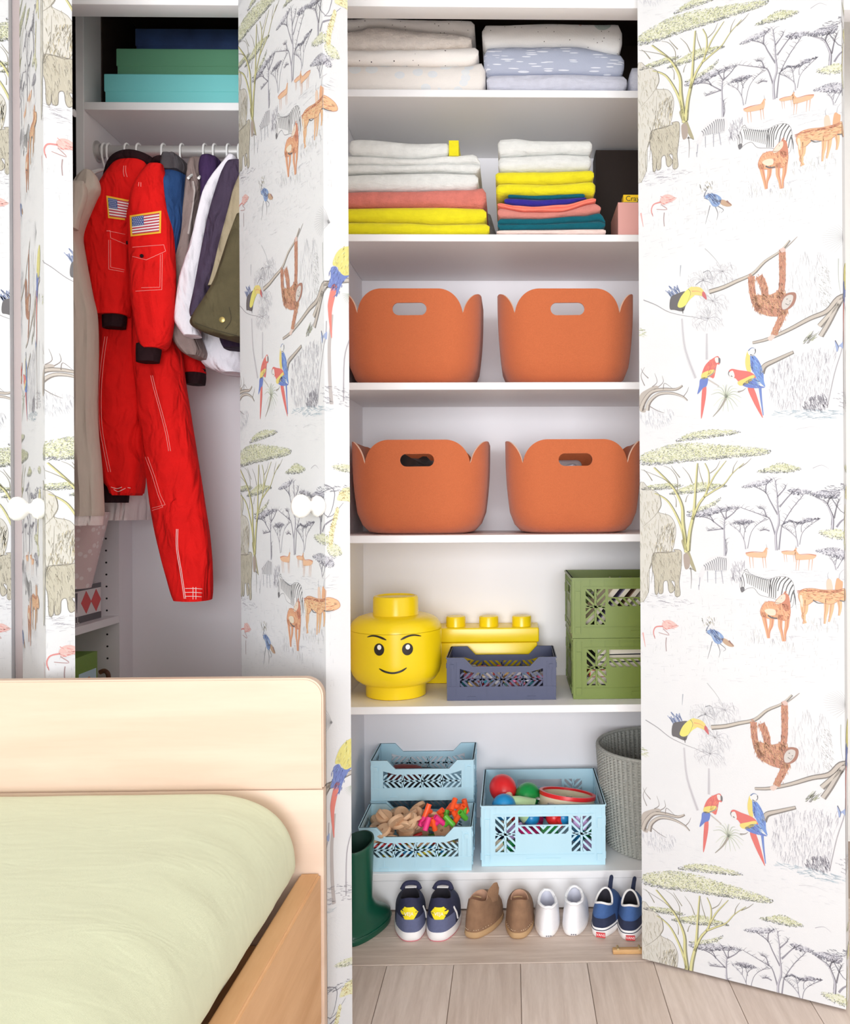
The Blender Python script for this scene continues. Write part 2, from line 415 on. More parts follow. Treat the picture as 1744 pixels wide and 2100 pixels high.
def canopy(poly, n, T=c3, green=True, L=1, dark=0.35):
    q = [(p.x, p.y) for p in catmull(poly, 4, True)]
    ys = [p[1] for p in q]; y0, y1 = min(ys), max(ys); xs = [p[0] for p in q]
    light = [C(226, 226, 160), C(214, 219, 150), C(232, 230, 190), C(203, 208, 140), C(222, 226, 184)] if green else [C(205, 203, 212), C(220, 218, 222), C(190, 188, 200)]
    darkc = [C(120, 128, 92), C(140, 140, 150), C(104, 110, 96), C(160, 166, 110), C(118, 112, 140)] if green else [C(120, 118, 138), C(140, 136, 150), C(98, 98, 112)]
    cx_, cy_ = sum(xs) / len(xs), sum(ys) / len(ys)
    jag = [(p[0] + (cx_ - p[0]) * 0.06 + rng.uniform(-9, 9), p[1] + (cy_ - p[1]) * 0.2 + rng.uniform(-7, 7)) for p in q]
    inkpoly(jag, C(235, 235, 212) if green else C(226, 225, 230), 0, T, smooth=False)
    n = int(n * 2.4); done = 0; tries = 0
    while done < n and tries < 20 * n:
        tries += 1
        x, y = rng.uniform(min(xs), max(xs)) + rng.gauss(0, 4), rng.uniform(y0, y1) + rng.gauss(0, 3)
        if not inside(x, y, q): continue
        # lower rim of the local column is dark
        col = rng.choice(light)
        for dd in (14, 26):
            if not inside(x, y + dd, q) and rng.random() < 0.8: col = rng.choice(darkc); break
        if rng.random() < dark * 0.35: col = rng.choice(darkc)
        a = rng.uniform(-0.9, 0.9) - 0.3; l = rng.uniform(6, 15)
        stroke([(x - math.cos(a)*l/2, y - math.sin(a)*l/2), (x + math.cos(a)*l/2, y + math.sin(a)*l/2)], rng.uniform(2.5, 5.5), col, L if col in light else L + 1, T, wend=0.4)
        done += 1
def branch(pts, wd, edge, core, L=2, T=c3, wend=0.3):
    stroke(pts, wd, edge, L, T, wend=wend)
    if core: stroke([(x - wd * 0.12, y) for x, y in pts], wd * 0.58, core, L + 1, T, wend=wend)
g_line = C(138, 133, 146); g_mid = C(166, 160, 172); g_pale = C(205, 202, 208); br = C(118, 104, 92); brl = C(190, 178, 164)

# --- savanna: the big acacia
canopy([(335,178),(420,120),(560,85),(700,80),(850,95),(820,115),(640,145),(480,165)], 260)
canopy([(55,360),(60,290),(160,240),(300,200),(480,185),(700,200),(880,215),(1085,240),(1060,280),(900,300),(760,310),(560,330),(380,345),(200,365)], 1250, dark=0.5)
canopy([(60,560),(120,530),(260,510),(400,525),(330,550),(180,565)], 170)
canopy([(280,600),(400,540),(520,500),(640,510),(750,530),(640,560),(480,590)], 330)
canopy([(420,740),(560,690),(700,620),(640,690),(520,740)], 70)
ye, yc = C(128, 124, 76), C(222, 216, 140)
stroke([(445,1190),(470,1195),(500,1215)], 10, C(120,112,96))
inkpoly([(385,960),(392,1010),(420,1080),(470,1190),(500,1210),(470,1120),(445,1040),(450,960)], C(168,158,112), 2)
branch([(425,1060),(410,950),(395,820),(390,700),(345,590),(280,500),(165,385)], 44, ye, yc)
branch([(420,1040),(395,900),(345,770),(280,660),(215,610),(170,590)], 30, ye, yc)
branch([(435,1050),(450,900),(480,760),(490,650),(500,500),(512,350)], 40, ye, yc)
branch([(470,800),(520,680),(575,600),(600,510),(600,420),(570,350)], 26, ye, yc)
branch([(560,620),(640,570),(720,520),(790,430),(880,350)], 18, ye, yc)
branch([(590,560),(640,460),(700,380),(740,330)], 18, ye, yc)
for p in ([(345,590),(350,480),(300,400),(240,370)], [(300,520),(230,470),(60,400)], [(150,490),(110,430),(80,400)], [(370,465),(320,400),(300,370)], [(470,510),(440,440),(390,380)], [(560,520),(530,430),(520,370)],
          [(610,430),(660,390),(690,330)], [(790,430),(800,380),(830,330)], [(840,390),(900,350),(940,310)], [(340,700),(340,640),(320,600)], [(415,660),(425,620),(440,600)]):
    stroke(p, 8, C(140,132,104), 3)
# --- paler trees
def paletree(strokes, wd=12, col=g_line):
    for i, p in enumerate(strokes):
        stroke(p, wd * 0.85 if i == 0 else wd * 0.5, col, 2, wend=0.35)
        if i == 0: stroke([(x - wd * .12, y) for x, y in p], wd * .4, C(206, 203, 212), 3, wend=0.3)
        q = catmull(p, 5); n = len(q)
        for j in range(n // 2, n):
            for sgn in (-1, 1):
                if rng.random() < 0.75:
                    a0 = -math.pi / 2 + sgn * rng.uniform(.3, 1.0); l = rng.uniform(22, 55)
                    x1, y1 = q[j].x + math.cos(a0) * l * .6, q[j].y + math.sin(a0) * l * .5; a1 = a0 + sgn * rng.uniform(-.2, .6)
                    stroke([(q[j].x, q[j].y), (x1, y1), (x1 + math.cos(a1) * l * .5, y1 + math.sin(a1) * l * .3)], 3.2, col, 2)
paletree([[(730,1090),(725,960),(722,860),(728,790)], [(722,880),(670,840),(600,790),(500,770)], [(728,800),(800,745),(832,700)], [(728,790),(700,740),(690,710)], [(722,870),(660,880),(590,890)], [(740,790),(740,740),(770,710)], [(735,1080),(745,1040),(735,960)], [(640,820),(610,770),(560,750)]], 22)
canopy([(420,765),(500,735),(640,705),(800,695),(860,700),(760,725),(600,770),(500,785)], 190, green=False)
paletree([[(895,1035),(880,960),(840,890),(770,840)], [(910,1030),(940,900),(1000,830),(1070,800)], [(880,960),(890,880),(930,830)], [(850,900),(850,850),(820,820)], [(895,900),(880,850),(870,820)]], 11)
canopy([(790,830),(850,800),(940,805),(960,825),(870,840)], 80, green=False)
paletree([[(1140,1045),(1135,920),(1160,820),(1150,700),(1145,600),(1130,490)], [(1160,1040),(1175,900),(1190,840),(1260,720),(1350,610)], [(1150,760),(1090,650),(1050,580),(950,530)], [(1165,700),(1250,600),(1310,560)], [(1130,920),(1090,800),(1040,770),(860,705)],
          [(1055,590),(1060,520),(1100,480)], [(1145,620),(1200,560),(1215,530)], [(1085,890),(1050,880),(1010,890)], [(1060,780),(1040,720),(1000,710)]], 24)
canopy([(860,545),(950,500),(1100,470),(1120,490),(1000,540)], 80, green=False)
canopy([(985,420),(1080,380),(1160,345),(1240,360),(1340,395),(1260,425),(1120,430)], 190)
canopy([(1230,560),(1330,555),(1420,570),(1380,600),(1280,600)], 90, green=False)
paletree([[(1310,1015),(1300,950),(1240,890),(1190,860)], [(1325,1000),(1345,910),(1400,850),(1480,800)], [(1300,950),(1290,870),(1280,830)], [(1340,900),(1340,850),(1370,810)]], 12)
canopy([(1180,850),(1240,800),(1320,830),(1240,820)], 40, green=False); canopy([(1290,840),(1390,785),(1490,790),(1400,820)], 80, green=False)
paletree([[(1585,880),(1590,790),(1565,720),(1530,660),(1450,620)], [(1545,690),(1560,640),(1600,610)], [(1600,790),(1620,700),(1640,640)]], 26, C(104,98,110))
canopy([(1400,600),(1480,570),(1620,555),(1650,580),(1620,630),(1500,625)], 200, green=False)
stroke([(1620,860),(1660,810),(1727,770),(1760,760)], 16, g_line)
canopy([(1470,900),(1580,870),(1720,900),(1700,960),(1560,950)], 110)
canopy([(1450,1050),(1530,1025),(1640,1025),(1730,1080),(1727,1130),(1620,1110),(1560,1090)], 190, green=False)
paletree([[(1615,1200),(1600,1150),(1560,1090)], [(1625,1190),(1660,1130),(1700,1080)], [(1610,1160),(1620,1100),(1600,1050)]], 12)
stroke([(1430,390),(1500,365),(1560,395)], 4, g_mid, 1); stroke([(1300,80),(1420,60),(1540,80)], 3, g_pale, 1)
# --- elephants
el, el2, el3 = C(218,214,202), C(190,183,162), C(150,142,122)
mother = [(40,560),(130,555),(205,600),(220,680),(200,740),(290,770),(335,850),(330,960),(295,1060),(190,1065),(160,1120),(128,1190),(118,1380),(40,1400)]
inkpoly(mother, el, 2); outline(mother, 4, el3, 4); hatch(mother, 260, 46, 1.4, 5, [el2, C(190,182,158), C(220,216,202)], 3)
hatch([(190,900),(330,850),(300,1050),(190,1060)], 90, 50, 1.7, 6, [el2, el3, C(206,192,150)], 3)
stroke([(130,1190),(160,1090),(195,940),(200,800)], 9, el3, 4); stroke([(205,600),(220,690),(160,780),(70,860)], 7, el3, 4); stroke([(120,1380),(110,1250),(130,1190)], 6, el3, 4)
baby = [(155,1075),(230,1060),(330,1055),(320,1040),(375,1045),(385,1100),(378,1200),(365,1300),(372,1400),(332,1405),(330,1300),(300,1290),(330,1350),(300,1385),(280,1360),(270,1290),(240,1300),(235,1380),(205,1385),(200,1320),(195,1385),(172,1385),(165,1250),(148,1180)]
inkpoly(baby, C(196,188,164), 4, k=3); outline(baby, 4.5, C(120,110,92), 6); hatch(baby, 170, 40, 1.35, 5, [el3, C(172,162,136), C(210,203,180)], 5)
stroke([(150,1150),(150,1240),(138,1310)], 6, el3, 5)
inkpoly([(398,1085),(425,1070),(450,1110),(445,1180),(410,1190)], C(170,150,134), 3); stroke([(455,1180),(462,1260),(458,1350)], 8, C(120,110,100), 3)
hatch([(60,1390),(380,1400),(480,1470),(300,1500),(60,1480)], 60, 40, 0.05, 3, [g_pale, g_mid], 1)
# --- zebras
def stripes(lines, wd, col=C(48,44,48), L=4):
    for p in lines: stroke(p, wd, col, L, taper=False, wend=0.6)
zb = [(868,1375),(850,1330),(862,1260),(890,1215),(960,1245),(1060,1280),(1150,1255),(1230,1260),(1275,1310),(1282,1400),(1262,1500),(1200,1470),(1120,1430),(1010,1400),(960,1345),(905,1350)]
inkpoly(zb, C(238,237,236), 2); outline(zb, 3, C(120,118,122), 3)
for i in range(13):
    f = i / 12; x = 896 + f * 190; yt = 1226 + f * 52
    stripes([[(x, yt), (x + 10, yt + 46 + f*14), (x + 14, yt + 84 + f*42)]], 6.5)
stripes([[(1100 + i*24, 1270 - i*4), (1088 + i*17, 1325 - i*2), (1082 + i*17, 1415 + i*4)] for i in range(4)], 9)
stripes([[(1215,1258),(1172,1300),(1150,1370)], [(1240,1266),(1200,1315),(1178,1400)], [(1260,1285),(1225,1335),(1204,1420)], [(1274,1318),(1248,1365),(1230,1440)], [(1281,1362),(1264,1400),(1252,1460)]], 10)
stripes([[(852,1260),(866,1300),(862,1350)], [(868,1240),(882,1290),(884,1335)]], 8, C(96,92,98)); inkpoly([(862,1380),(852,1345),(880,1335),(885,1365)], C(80,76,82), 4)
stroke([(1278,1380),(1290,1430),(1292,1480)], 12, C(60,56,60), 4); stroke([(880,1210),(905,1195),(920,1225)], 5, C(90,86,90), 4)
z1 = [(520,1240),(560,1160),(610,1105),(700,1085),(755,1105),(770,1170),(740,1210),(660,1200),(580,1210),(535,1300)]
inkpoly(z1, C(232,231,232), 1)
stripes([[(560+i*16, 1160 - min(i,7)*9 + max(0,i-8)*3), (575+i*15, 1180-min(i,7)*5), (572+i*15, 1205)] for i in range(12)], 7, C(96,94,104), 3)
stripes([[(530,1260),(525,1330)], [(590,1210),(592,1300)], [(655,1205),(656,1310)], [(700,1205),(715,1310)], [(520,1320),(522,1360)]], 8, C(170,170,180), 2)
hatch([(780,1180),(860,1130),(890,1160),(860,1210),(850,1300),(780,1310)], 70, 40, 1.4, 4, [g_mid, g_pale], 2)
# --- impalas
io, io2, iw = C(234,168,112), C(210,120,70), C(247,224,196)
imp = [(1013,1525),(1040,1470),(1090,1452),(1140,1462),(1190,1470),(1240,1480),(1252,1530),(1240,1585),(1205,1605),(1150,1592),(1090,1590),(1050,1580),(1022,1570)]
for lg, L_ in (([(1105,1570),(1100,1640),(1082,1690),(1080,1745)], 4), ([(1228,1570),(1222,1650),(1210,1700),(1206,1770)], 4), ([(1035,1540),(1050,1620),(1062,1680),(1072,1745)], 5), ([(1172,1560),(1170,1650),(1182,1700),(1192,1770)], 5)):
    stroke(lg, 40, io, L_, wend=0.28); stroke([(x + 6, y) for x, y in lg], 9, io2, L_ + 1, wend=0.5)
inkpoly(imp, io, 5); outline(imp, 4, io2, 7); hatch(imp, 130, 24, 1.25, 5, [io2, C(226,142,84), C(240,190,140)], 6)
inkpoly([(1185,1490),(1190,1430),(1205,1385),(1235,1400),(1248,1450),(1250,1510),(1215,1530)], io2, 6); inkpoly([(1128,1458),(1160,1420),(1190,1395),(1212,1400),(1210,1440),(1175,1470),(1140,1475)], C(246,218,194), 7); outline([(1128,1458),(1160,1420),(1190,1395),(1212,1400),(1210,1440),(1175,1470),(1140,1475)], 3, io2, 8)
stroke([(1178,1425),(1184,1428)], 7, C(50,40,40), 9); stroke([(1200,1390),(1212,1372),(1226,1380)], 9, io2, 8); stroke([(1072,1562),(1105,1582),(1148,1586)], 12, C(60,48,44), 8, taper=False, wend=.8)
inkpoly([(1045,1525),(1080,1510),(1130,1520),(1130,1560),(1080,1560)], iw, 7); stroke([(1190,1390),(1192,1350),(1225,1310)], 4, g_mid, 4)
im2 = [(1315,1405),(1345,1358),(1420,1348),(1520,1360),(1620,1360),(1690,1350),(1770,1382),(1790,1430),(1730,1452),(1640,1447),(1590,1472),(1530,1470),(1450,1445),(1390,1480),(1340,1470)]
for lg, L_ in (([(1375,1440),(1372,1530),(1350,1570),(1378,1625)], 4), ([(1350,1430),(1352,1520),(1362,1580),(1358,1630)], 3), ([(1540,1430),(1538,1520),(1530,1570),(1526,1630)], 4), ([(1585,1430),(1580,1510),(1572,1560),(1560,1615)], 3), ([(1640,1440),(1648,1500),(1640,1565)], 3)):
    stroke(lg, 42, C(240,190,134), L_, wend=0.26); stroke([(x - 7, y) for x, y in lg], 7, C(212,140,90), L_ + 1, wend=0.5)
inkpoly(im2, C(238,186,128), 5); outline(im2, 4, C(206,134,84), 7); hatch([(1330,1400),(1360,1362),(1500,1370),(1620,1370),(1770,1390),(1720,1440),(1500,1440),(1430,1425),(1350,1450)], 130, 36, 0.1, 5, [C(228,160,96), io2, C(244,206,150)], 6)
hatch([(1325,1385),(1355,1355),(1620,1364),(1700,1356),(1620,1382),(1400,1380)], 60, 40, 0.03, 5, [io2, C(214,128,74)], 7)
stroke([(1432,1440),(1470,1464),(1520,1466)], 10, C(70,58,52), 8); stroke([(1645,1445),(1700,1452),(1740,1445)], 9, C(60,50,46), 8); inkpoly([(1326,1420),(1340,1400),(1352,1450),(1345,1500)], iw, 8)
inkpoly([(1545,1365),(1540,1290),(1560,1270),(1580,1290),(1590,1365)], C(246,206,180), 4); inkpoly([(1610,1365),(1615,1290),(1630,1265),(1655,1285),(1670,1300),(1660,1365)], io, 5)
stroke([(1555,1275),(1548,1240),(1560,1215)], 4, g_mid, 4); stroke([(1640,1270),(1650,1225),(1700,1180)], 4, g_mid, 4)
def smallimp(x, y, s, flip=1):
    t = lambda a, b: (x + a * s * flip, y + b * s)
    inkpoly([t(0,20), t(30,8), t(120,10), t(150,-10), t(165,-20), t(172,0), t(165,40), t(150,52), t(60,48), t(20,40)], C(240,186,140), 3)
    stroke([t(0,15), t(60,5), t(140,8)], 9*s, io2, 4); stroke([t(150,10), t(165,-25), t(178,-15)], 14*s, io, 4)
    for a in (30, 55, 135, 155): stroke([t(a,45), t(a+4,90), t(a+8,135)], 7*s, C(232,176,136), 3)
    stroke([t(170,-28), t(162,-60)], 4, g_mid, 3)
smallimp(895, 1052, 1.0); smallimp(1180, 1045, 0.7); smallimp(1458, 1070, 1.0, -1)
for (xx, yy) in ((1010,1690),(1180,1740),(1360,1590),(1540,1600)):
    hatch([(xx-60,yy),(xx+80,yy),(xx+90,yy+90),(xx-60,yy+90)], 26, 44, 1.5, 3, [g_pale, C(214,214,206)], 1)
# --- flamingos and crowned crane
fp, fp2 = C(244,190,180), C(230,130,122)
inkpoly([(225,1640),(250,1605),(300,1605),(355,1650),(310,1668),(250,1675)], fp, 3); hatch([(225,1640),(250,1605),(355,1650),(250,1675)], 26, 30, 0.4, 5, [fp2, C(250,212,200)], 4)
stroke([(235,1650),(180,1655),(160,1690),(165,1730)], 12, fp2, 3, wend=.6); stroke([(165,1725),(172,1750)], 9, C(200,110,104), 4, wend=.4)
stroke([(235,1670),(285,1720),(200,1700)], 6, C(190,140,136), 3, wend=.8); stroke([(262,1740),(258,1790),(262,1850)], 8, C(170,140,140), 3, wend=.8)
stroke([(75,1700),(85,1760),(95,1815)], 13, C(240,172,164), 3)
inkpoly([(585,1690),(625,1675),(680,1695),(720,1740),(690,1790),(650,1780),(620,1730)], C(122,158,208), 3); hatch([(585,1690),(680,1695),(700,1780),(620,1730)], 40, 46, 0.9, 6, [C(60,84,140), C(96,134,196), C(190,210,232)], 4)
inkpoly([(700,1745),(735,1750),(790,1790),(800,1812),(760,1810),(715,1780)], C(196,158,120), 3); stroke([(760,1765),(798,1808)], 14, C(140,74,50), 4)
stroke([(580,1690),(590,1660),(605,1640)], 10, C(90,100,130), 3); hatch([(540,1580),(640,1580),(640,1640),(550,1640)], 26, 26, 1.2, 4, [C(150,140,110), C(200,190,140), C(90,84,80)], 3)
for p in ([(628,1770),(610,1840),(590,1910)], [(670,1790),(690,1850),(680,1900)], [(690,1790),(735,1830),(715,1850)]): stroke(p, 6, C(92,90,98), 3)
# faint ground marks
for k in range(300):
    x, y = rng.uniform(50, 1740), rng.choice((rng.uniform(1400, 2100), rng.uniform(1200, 1300)))
    stroke([(x, y), (x + rng.uniform(20, 70), y + rng.uniform(-4, 4))], 2.5, C(208, 208, 213), 1)
for k in range(260):
    x, y = rng.uniform(50, 1740), rng.uniform(1450, 2050)
    stroke([(x, y), (x + rng.uniform(-8, 8), y - rng.uniform(12, 40))], 2.5, C(206, 208, 208), 1)

# --- jungle: orangutan on its branches
oe, om, ol = C(164,98,64), C(196,122,80), C(230,176,128)
def limb(pts, wd, L=5):
    stroke(pts, wd, om, L, c2, taper=False, wend=0.85)
    q = catmull(pts, 8)
    for p in q:
        for j in range(7):
            x, y = p.x + rng.uniform(-.5, .5) * wd, p.y + rng.uniform(-.5, .5) * wd
            a = rng.uniform(1.2, 1.9); stroke([(x, y), (x + math.cos(a) * 22, y + math.sin(a) * 22)], 5, rng.choice([oe, om, ol, C(206,134,82)]), L + 1, c2)
branch([(610,545),(720,510),(830,460),(960,400),(1060,300),(1180,220),(1260,130)], 40, C(110,100,88), C(206,194,178), 3, c2, wend=.4)
stroke([(1180,230),(1260,160),(1320,100)], 16, C(170,160,150), 3, c2)
branch([(960,955),(1080,925),(1250,850),(1420,760),(1560,700),(1650,600),(1744,575),(1790,570)], 22, C(110,100,90), C(198,186,172), 3, c2, wend=2.6)
branch([(1500,820),(1580,730),(1660,640)], 44, C(120,110,98), C(204,194,180), 3, c2, wend=.8)
limb([(1198,225),(1200,350),(1198,480),(1180,580)], 52); limb([(950,420),(955,520),(975,620),(1010,690)], 52); limb([(1010,420),(1050,500),(1060,580)], 58); limb([(1220,690),(1180,780),(1130,890)], 56)
body = [(960,590),(1000,570),(1080,575),(1160,545),(1230,560),(1260,620),(1240,700),(1180,740),(1100,740),(1020,715),(970,660)]
inkpoly(body, om, 5, c2); hatch(body, 260, 40, 0.9, 6, [oe, ol, C(206,134,82), C(236,182,124)], 6, c2, 0.7)
inkpoly([(1195,690),(1185,650),(1205,590),(1240,555),(1300,550),(1312,590),(1290,650),(1240,690)], oe, 7, c2)
inkpoly([(1200,680),(1195,640),(1215,595),(1250,570),(1285,575),(1280,620),(1250,665),(1220,685)], C(214,206,198), 8, c2)
stroke([(1225,640),(1250,650),(1262,630)], 7, C(120,110,104), 9, c2); stroke([(1232,605),(1245,600)], 8, C(70,60,58), 9, c2); stroke([(1258,622),(1268,614)], 8, C(70,60,58), 9, c2)
inkpoly([(1085,910),(1120,890),(1140,905),(1110,935),(1085,930)], C(232,204,190), 7, c2); inkpoly([(1180,200),(1215,190),(1225,215),(1195,228)], C(226,190,176), 7, c2)
# toucan
stroke([(80,610),(180,650),(280,705),(400,735),(500,750),(600,780)], 7, C(150,146,150), 2, c2)
inkpoly([(300,590),(350,560),(420,540),(445,580),(420,650),(400,700),(330,690),(292,680)], C(56,44,50), 4, c2); hatch([(275,530),(330,510),(370,530),(340,580),(300,590)], 30, 60, 1.0, 7, [C(140,160,200), C(110,130,180), C(170,180,210)], 3, c2)
inkpoly([(440,520),(480,505),(500,560),(460,600),(410,660),(370,672),(355,650),(385,580)], C(240,230,90), 5, c2)
inkpoly([(460,515),(520,505),(560,530),(590,600),(555,580),(500,570),(460,575)], C(238,214,104), 6, c2); stroke([(470,540),(520,540),(560,560)], 8, C(240,160,90), 7, c2)
inkpoly([(560,540),(580,560),(590,608),(565,590),(552,570)], C(206,62,70), 7, c2); stroke([(395,680),(398,720)], 14, C(56,44,50), 4, c2); stroke([(440,520),(460,560),(420,660)], 4, C(70,60,50), 7, c2)
# macaws
rd, yl, bl = C(228,86,70), C(240,216,96), C(70,110,200)
def macaw_red(T=c2):
    inkpoly([(640,1080),(680,1062),(700,1100),(690,1130),(672,1130),(660,1190),(645,1240),(610,1230),(560,1250),(548,1215),(570,1150),(600,1110)], rd, 5, T)
    inkpoly([(555,1200),(640,1170),(655,1190),(600,1235),(550,1245)], yl, 6, T); inkpoly([(535,1255),(560,1235),(600,1240),(590,1300),(560,1320),(515,1370),(530,1300)], bl, 6, T)
    inkpoly([(555,1320),(585,1300),(582,1400),(550,1560),(543,1520)], rd, 5, T); inkpoly([(655,1080),(680,1072),(685,1110),(665,1115)], C(240,232,226), 7, T); inkpoly([(685,1075),(700,1085),(698,1120),(685,1110)], C(90,80,84), 7, T)
    stroke([(595,1230),(640,1200),(660,1150)], 8, C(90,100,150), 7, T); hatch([(600,1110),(660,1100),(650,1200),(570,1200)], 24, 30, 1.9, 5, [C(240,130,90), C(206,60,56)], 6, T)
macaw_red()
inkpoly([(765,1190),(790,1165),(850,1175),(940,1190),(985,1230),(980,1290),(930,1300),(860,1280),(820,1240),(780,1235)], rd, 6, c2)
inkpoly([(840,1270),(900,1240),(960,1215),(975,1230),(930,1280),(860,1300)], yl, 7, c2); inkpoly([(880,1290),(930,1250),(990,1240),(1000,1290),(1060,1315),(960,1320),(905,1310)], bl, 7, c2)
hatch([(900,1290),(990,1245),(1040,1310),(930,1310)], 26, 34, 0.5, 6, [C(120,170,220), C(50,80,170)], 8, c2)
inkpoly([(920,1320),(970,1320),(1040,1545),(1020,1530),(960,1420)], rd, 5, c2); stroke([(1020,1320),(1030,1420),(1046,1540)], 22, C(80,120,200), 4, c2)
inkpoly([(770,1195),(800,1180),(815,1225),(795,1245),(772,1230)], C(240,234,230), 8, c2); stroke([(772,1185),(765,1205),(775,1225)], 9, C(90,80,84), 9, c2); stroke([(785,1222),(800,1228)], 10, C(60,56,60), 9, c2)
inkpoly([(935,1060),(975,1060),(1015,1110),(1045,1190),(1050,1260),(1060,1310),(1000,1250),(960,1180),(930,1120)], C(86,138,214), 4, c2); hatch([(935,1060),(1015,1110),(1050,1260),(960,1180)], 40, 40, 1.1, 6, [C(52,86,180), C(140,180,228)], 5, c2)
inkpoly([(915,1030),(935,1020),(940,1100),(945,1190),(915,1180),(900,1110)], yl, 5, c2); inkpoly([(920,1030),(940,1000),(975,995),(985,1020),(970,1060),(935,1055)], C(240,238,236), 6, c2); stroke([(925,1020),(950,997),(978,1000)], 9, C(70,110,170), 7, c2); stroke([(980,1005),(982,1030),(968,1050)], 10, C(80,76,82), 7, c2); stroke([(940,1050),(975,1060)], 9, C(60,60,80), 7, c2)
branch([(1030,1200),(1060,1140),(1150,1095),(1290,1030)], 52, C(110,100,90), C(196,184,170), 3, c2, wend=.5)
stroke([(600,1250),(650,1280),(690,1305)], 12, C(200,192,184), 3, c2, wend=.8); stroke([(840,1350),(880,1340),(905,1320)], 12, C(150,140,130), 3, c2)
for k in range(16):
    a = -2.9 + k * 0.36; stroke([(745,1390), (745 + math.cos(a) * 60, 1370 + math.sin(a) * 60), (745 + math.cos(a) * 125, 1400 + math.sin(a) * 110)], 10, rng.choice([C(206,214,190), C(190,198,176), C(222,226,206)]), 2, c2)
stroke([(745,1400),(700,1480),(640,1550)], 20, C(160,152,136), 3, c2); stroke([(745,1390),(742,1330),(748,1290)], 6, C(120,126,112), 3, c2)
# dead tree, grass
branch([(60,1500),(90,1420),(150,1350),(240,1330),(340,1330),(395,1300)], 46, br, C(200,188,174), 3, c2, wend=.35)
branch([(110,1500),(130,1430),(200,1370),(300,1360),(390,1385),(435,1420)], 40, br, C(206,196,184), 3, c2, wend=.25)
inkpoly([(50,1380),(110,1330),(180,1300),(200,1320),(120,1380),(80,1450),(100,1510),(50,1500)], C(190,178,166), 3, c2)
for p in ([(200,1310),(240,1270),(230,1220)], [(150,1310),(190,1270),(170,1200)], [(240,1330),(250,1280),(310,1320)], [(400,1390),(430,1350),(445,1310)], [(120,1460),(190,1500),(250,1520)], [(90,1300),(60,1220),(90,1150)], [(120,1240),(80,1200),(60,1160)]): stroke(p, 7, C(134,120,112), 4, c2)
hatch([(60,1510),(300,1500),(330,1560),(200,1640),(80,1600)], 90, 40, 1.4, 3, [g_pale, C(196,198,206)], 1, c2)
# palms
for (bx, by, tx, ty) in ((500,1240,390,760), (590,1090,590,880)):
    stroke([(bx, by), ((bx+tx)/2 + (-30 if bx == 500 else 0), (by+ty)/2), (tx, ty)], 26, C(214,211,214), 1, c2, wend=.6); stroke([(bx, by), ((bx+tx)/2 + (-30 if bx == 500 else 0), (by+ty)/2), (tx, ty)], 5, C(172,168,174), 2, c2)
for (fx, fy) in ((600,760), (640,620), (560,450), (720,380)):
    for k in range(11):
        a = -3.0 + k * 0.6; l = rng.uniform(80, 140)
        stroke([(fx, fy), (fx + math.cos(a)*l*.6, fy + math.sin(a)*l*.5 - 12), (fx + math.cos(a)*l, fy + math.sin(a)*l*.7 + 24)], 5, rng.choice([C(206,204,208), C(190,188,194), C(214,213,214)]), 1, c2)
    hatch([(fx-100,fy-50),(fx+100,fy-50),(fx+110,fy+80),(fx-110,fy+80)], 110, 36, 1.2, 3, [C(208,206,210), C(216,214,216)], 1, c2)
stroke([(575,195),(650,270),(700,350),(715,470)], 6, C(196,196,196), 2, c2); stroke([(500,490),(560,455),(640,480)], 7, C(140,140,146), 3, c2); stroke([(560,390),(610,375),(640,450)], 7, C(140,140,146), 3, c2); stroke([(380,330),(375,420)], 9, C(170,176,186), 2, c2)
# waterfall
hatch([(1120,1180),(1300,1060),(1580,1000),(1640,1040),(1600,1200),(1550,1480),(1380,1480),(1130,1460)], 420, 60, 1.6, 3.2, [C(212,209,213), C(200,197,203), C(184,181,190)], 1, c2)
hatch([(1360,1480),(1400,1420),(1500,1380),(1555,1390),(1550,1490),(1420,1500)], 170, 30, 1.2, 5, [C(150,146,156), C(176,172,180), C(130,126,138)], 2, c2)
hatch([(1080,1530),(1250,1500),(1540,1490),(1744,1520),(1560,1570),(1200,1550)], 70, 60, 0.0, 5, [C(190,206,214), C(204,216,222), C(176,196,206)], 2, c2)
hatch([(1240,420),(1380,240),(1560,300),(1560,700),(1340,760),(1260,640)], 150, 60, 1.5, 3, [C(214,213,215), C(204,203,206)], 1, c2)
hatch([(1500,360),(1580,380),(1590,620),(1520,640)], 70, 24, 0.8, 4, [C(190,192,186), C(206,206,202)], 2, c2)
for k in range(15):
    a = 2.1 + k * 0.16; stroke([(1720,110), (1720 + math.cos(a)*110, 110 + math.sin(a)*80), (1720 + math.cos(a)*210, 120 + math.sin(a)*130)], 5, C(206,206,206), 1, c2)
stroke([(1740,800),(1730,900),(1715,1050),(1720,1300),(1735,1480)], 20, C(190,180,176), 2, c2, wend=1.4); stroke([(1690,860),(1680,1000),(1620,1200),(1560,1480)], 8, C(176,172,176), 2, c2, wend=1)
inkpoly([(1622,940),(1645,975),(1668,965),(1695,940),(1690,1000),(1660,985),(1640,1030),(1630,990)], C(150,170,214), 4, c2); stroke([(1625,935),(1650,985),(1645,1025)], 7, C(50,50,80), 5, c2)
hatch([(1370,960),(1400,890),(1480,870),(1460,920),(1400,950)], 40, 50, -0.8, 5, [C(200,204,170), C(160,160,150), C(110,106,100)], 3, c2)
hatch([(50,840),(100,850),(110,890),(60,910)], 30, 20, 0, 4, [C(214,218,160), C(180,184,140)], 2, c2)
for k in range(120):
    x, y = rng.uniform(60, 1740), rng.uniform(1540, 1760)
    stroke([(x, y), (x + rng.uniform(20, 60), y)], 2.5, C(224, 224, 226), 1, c2)

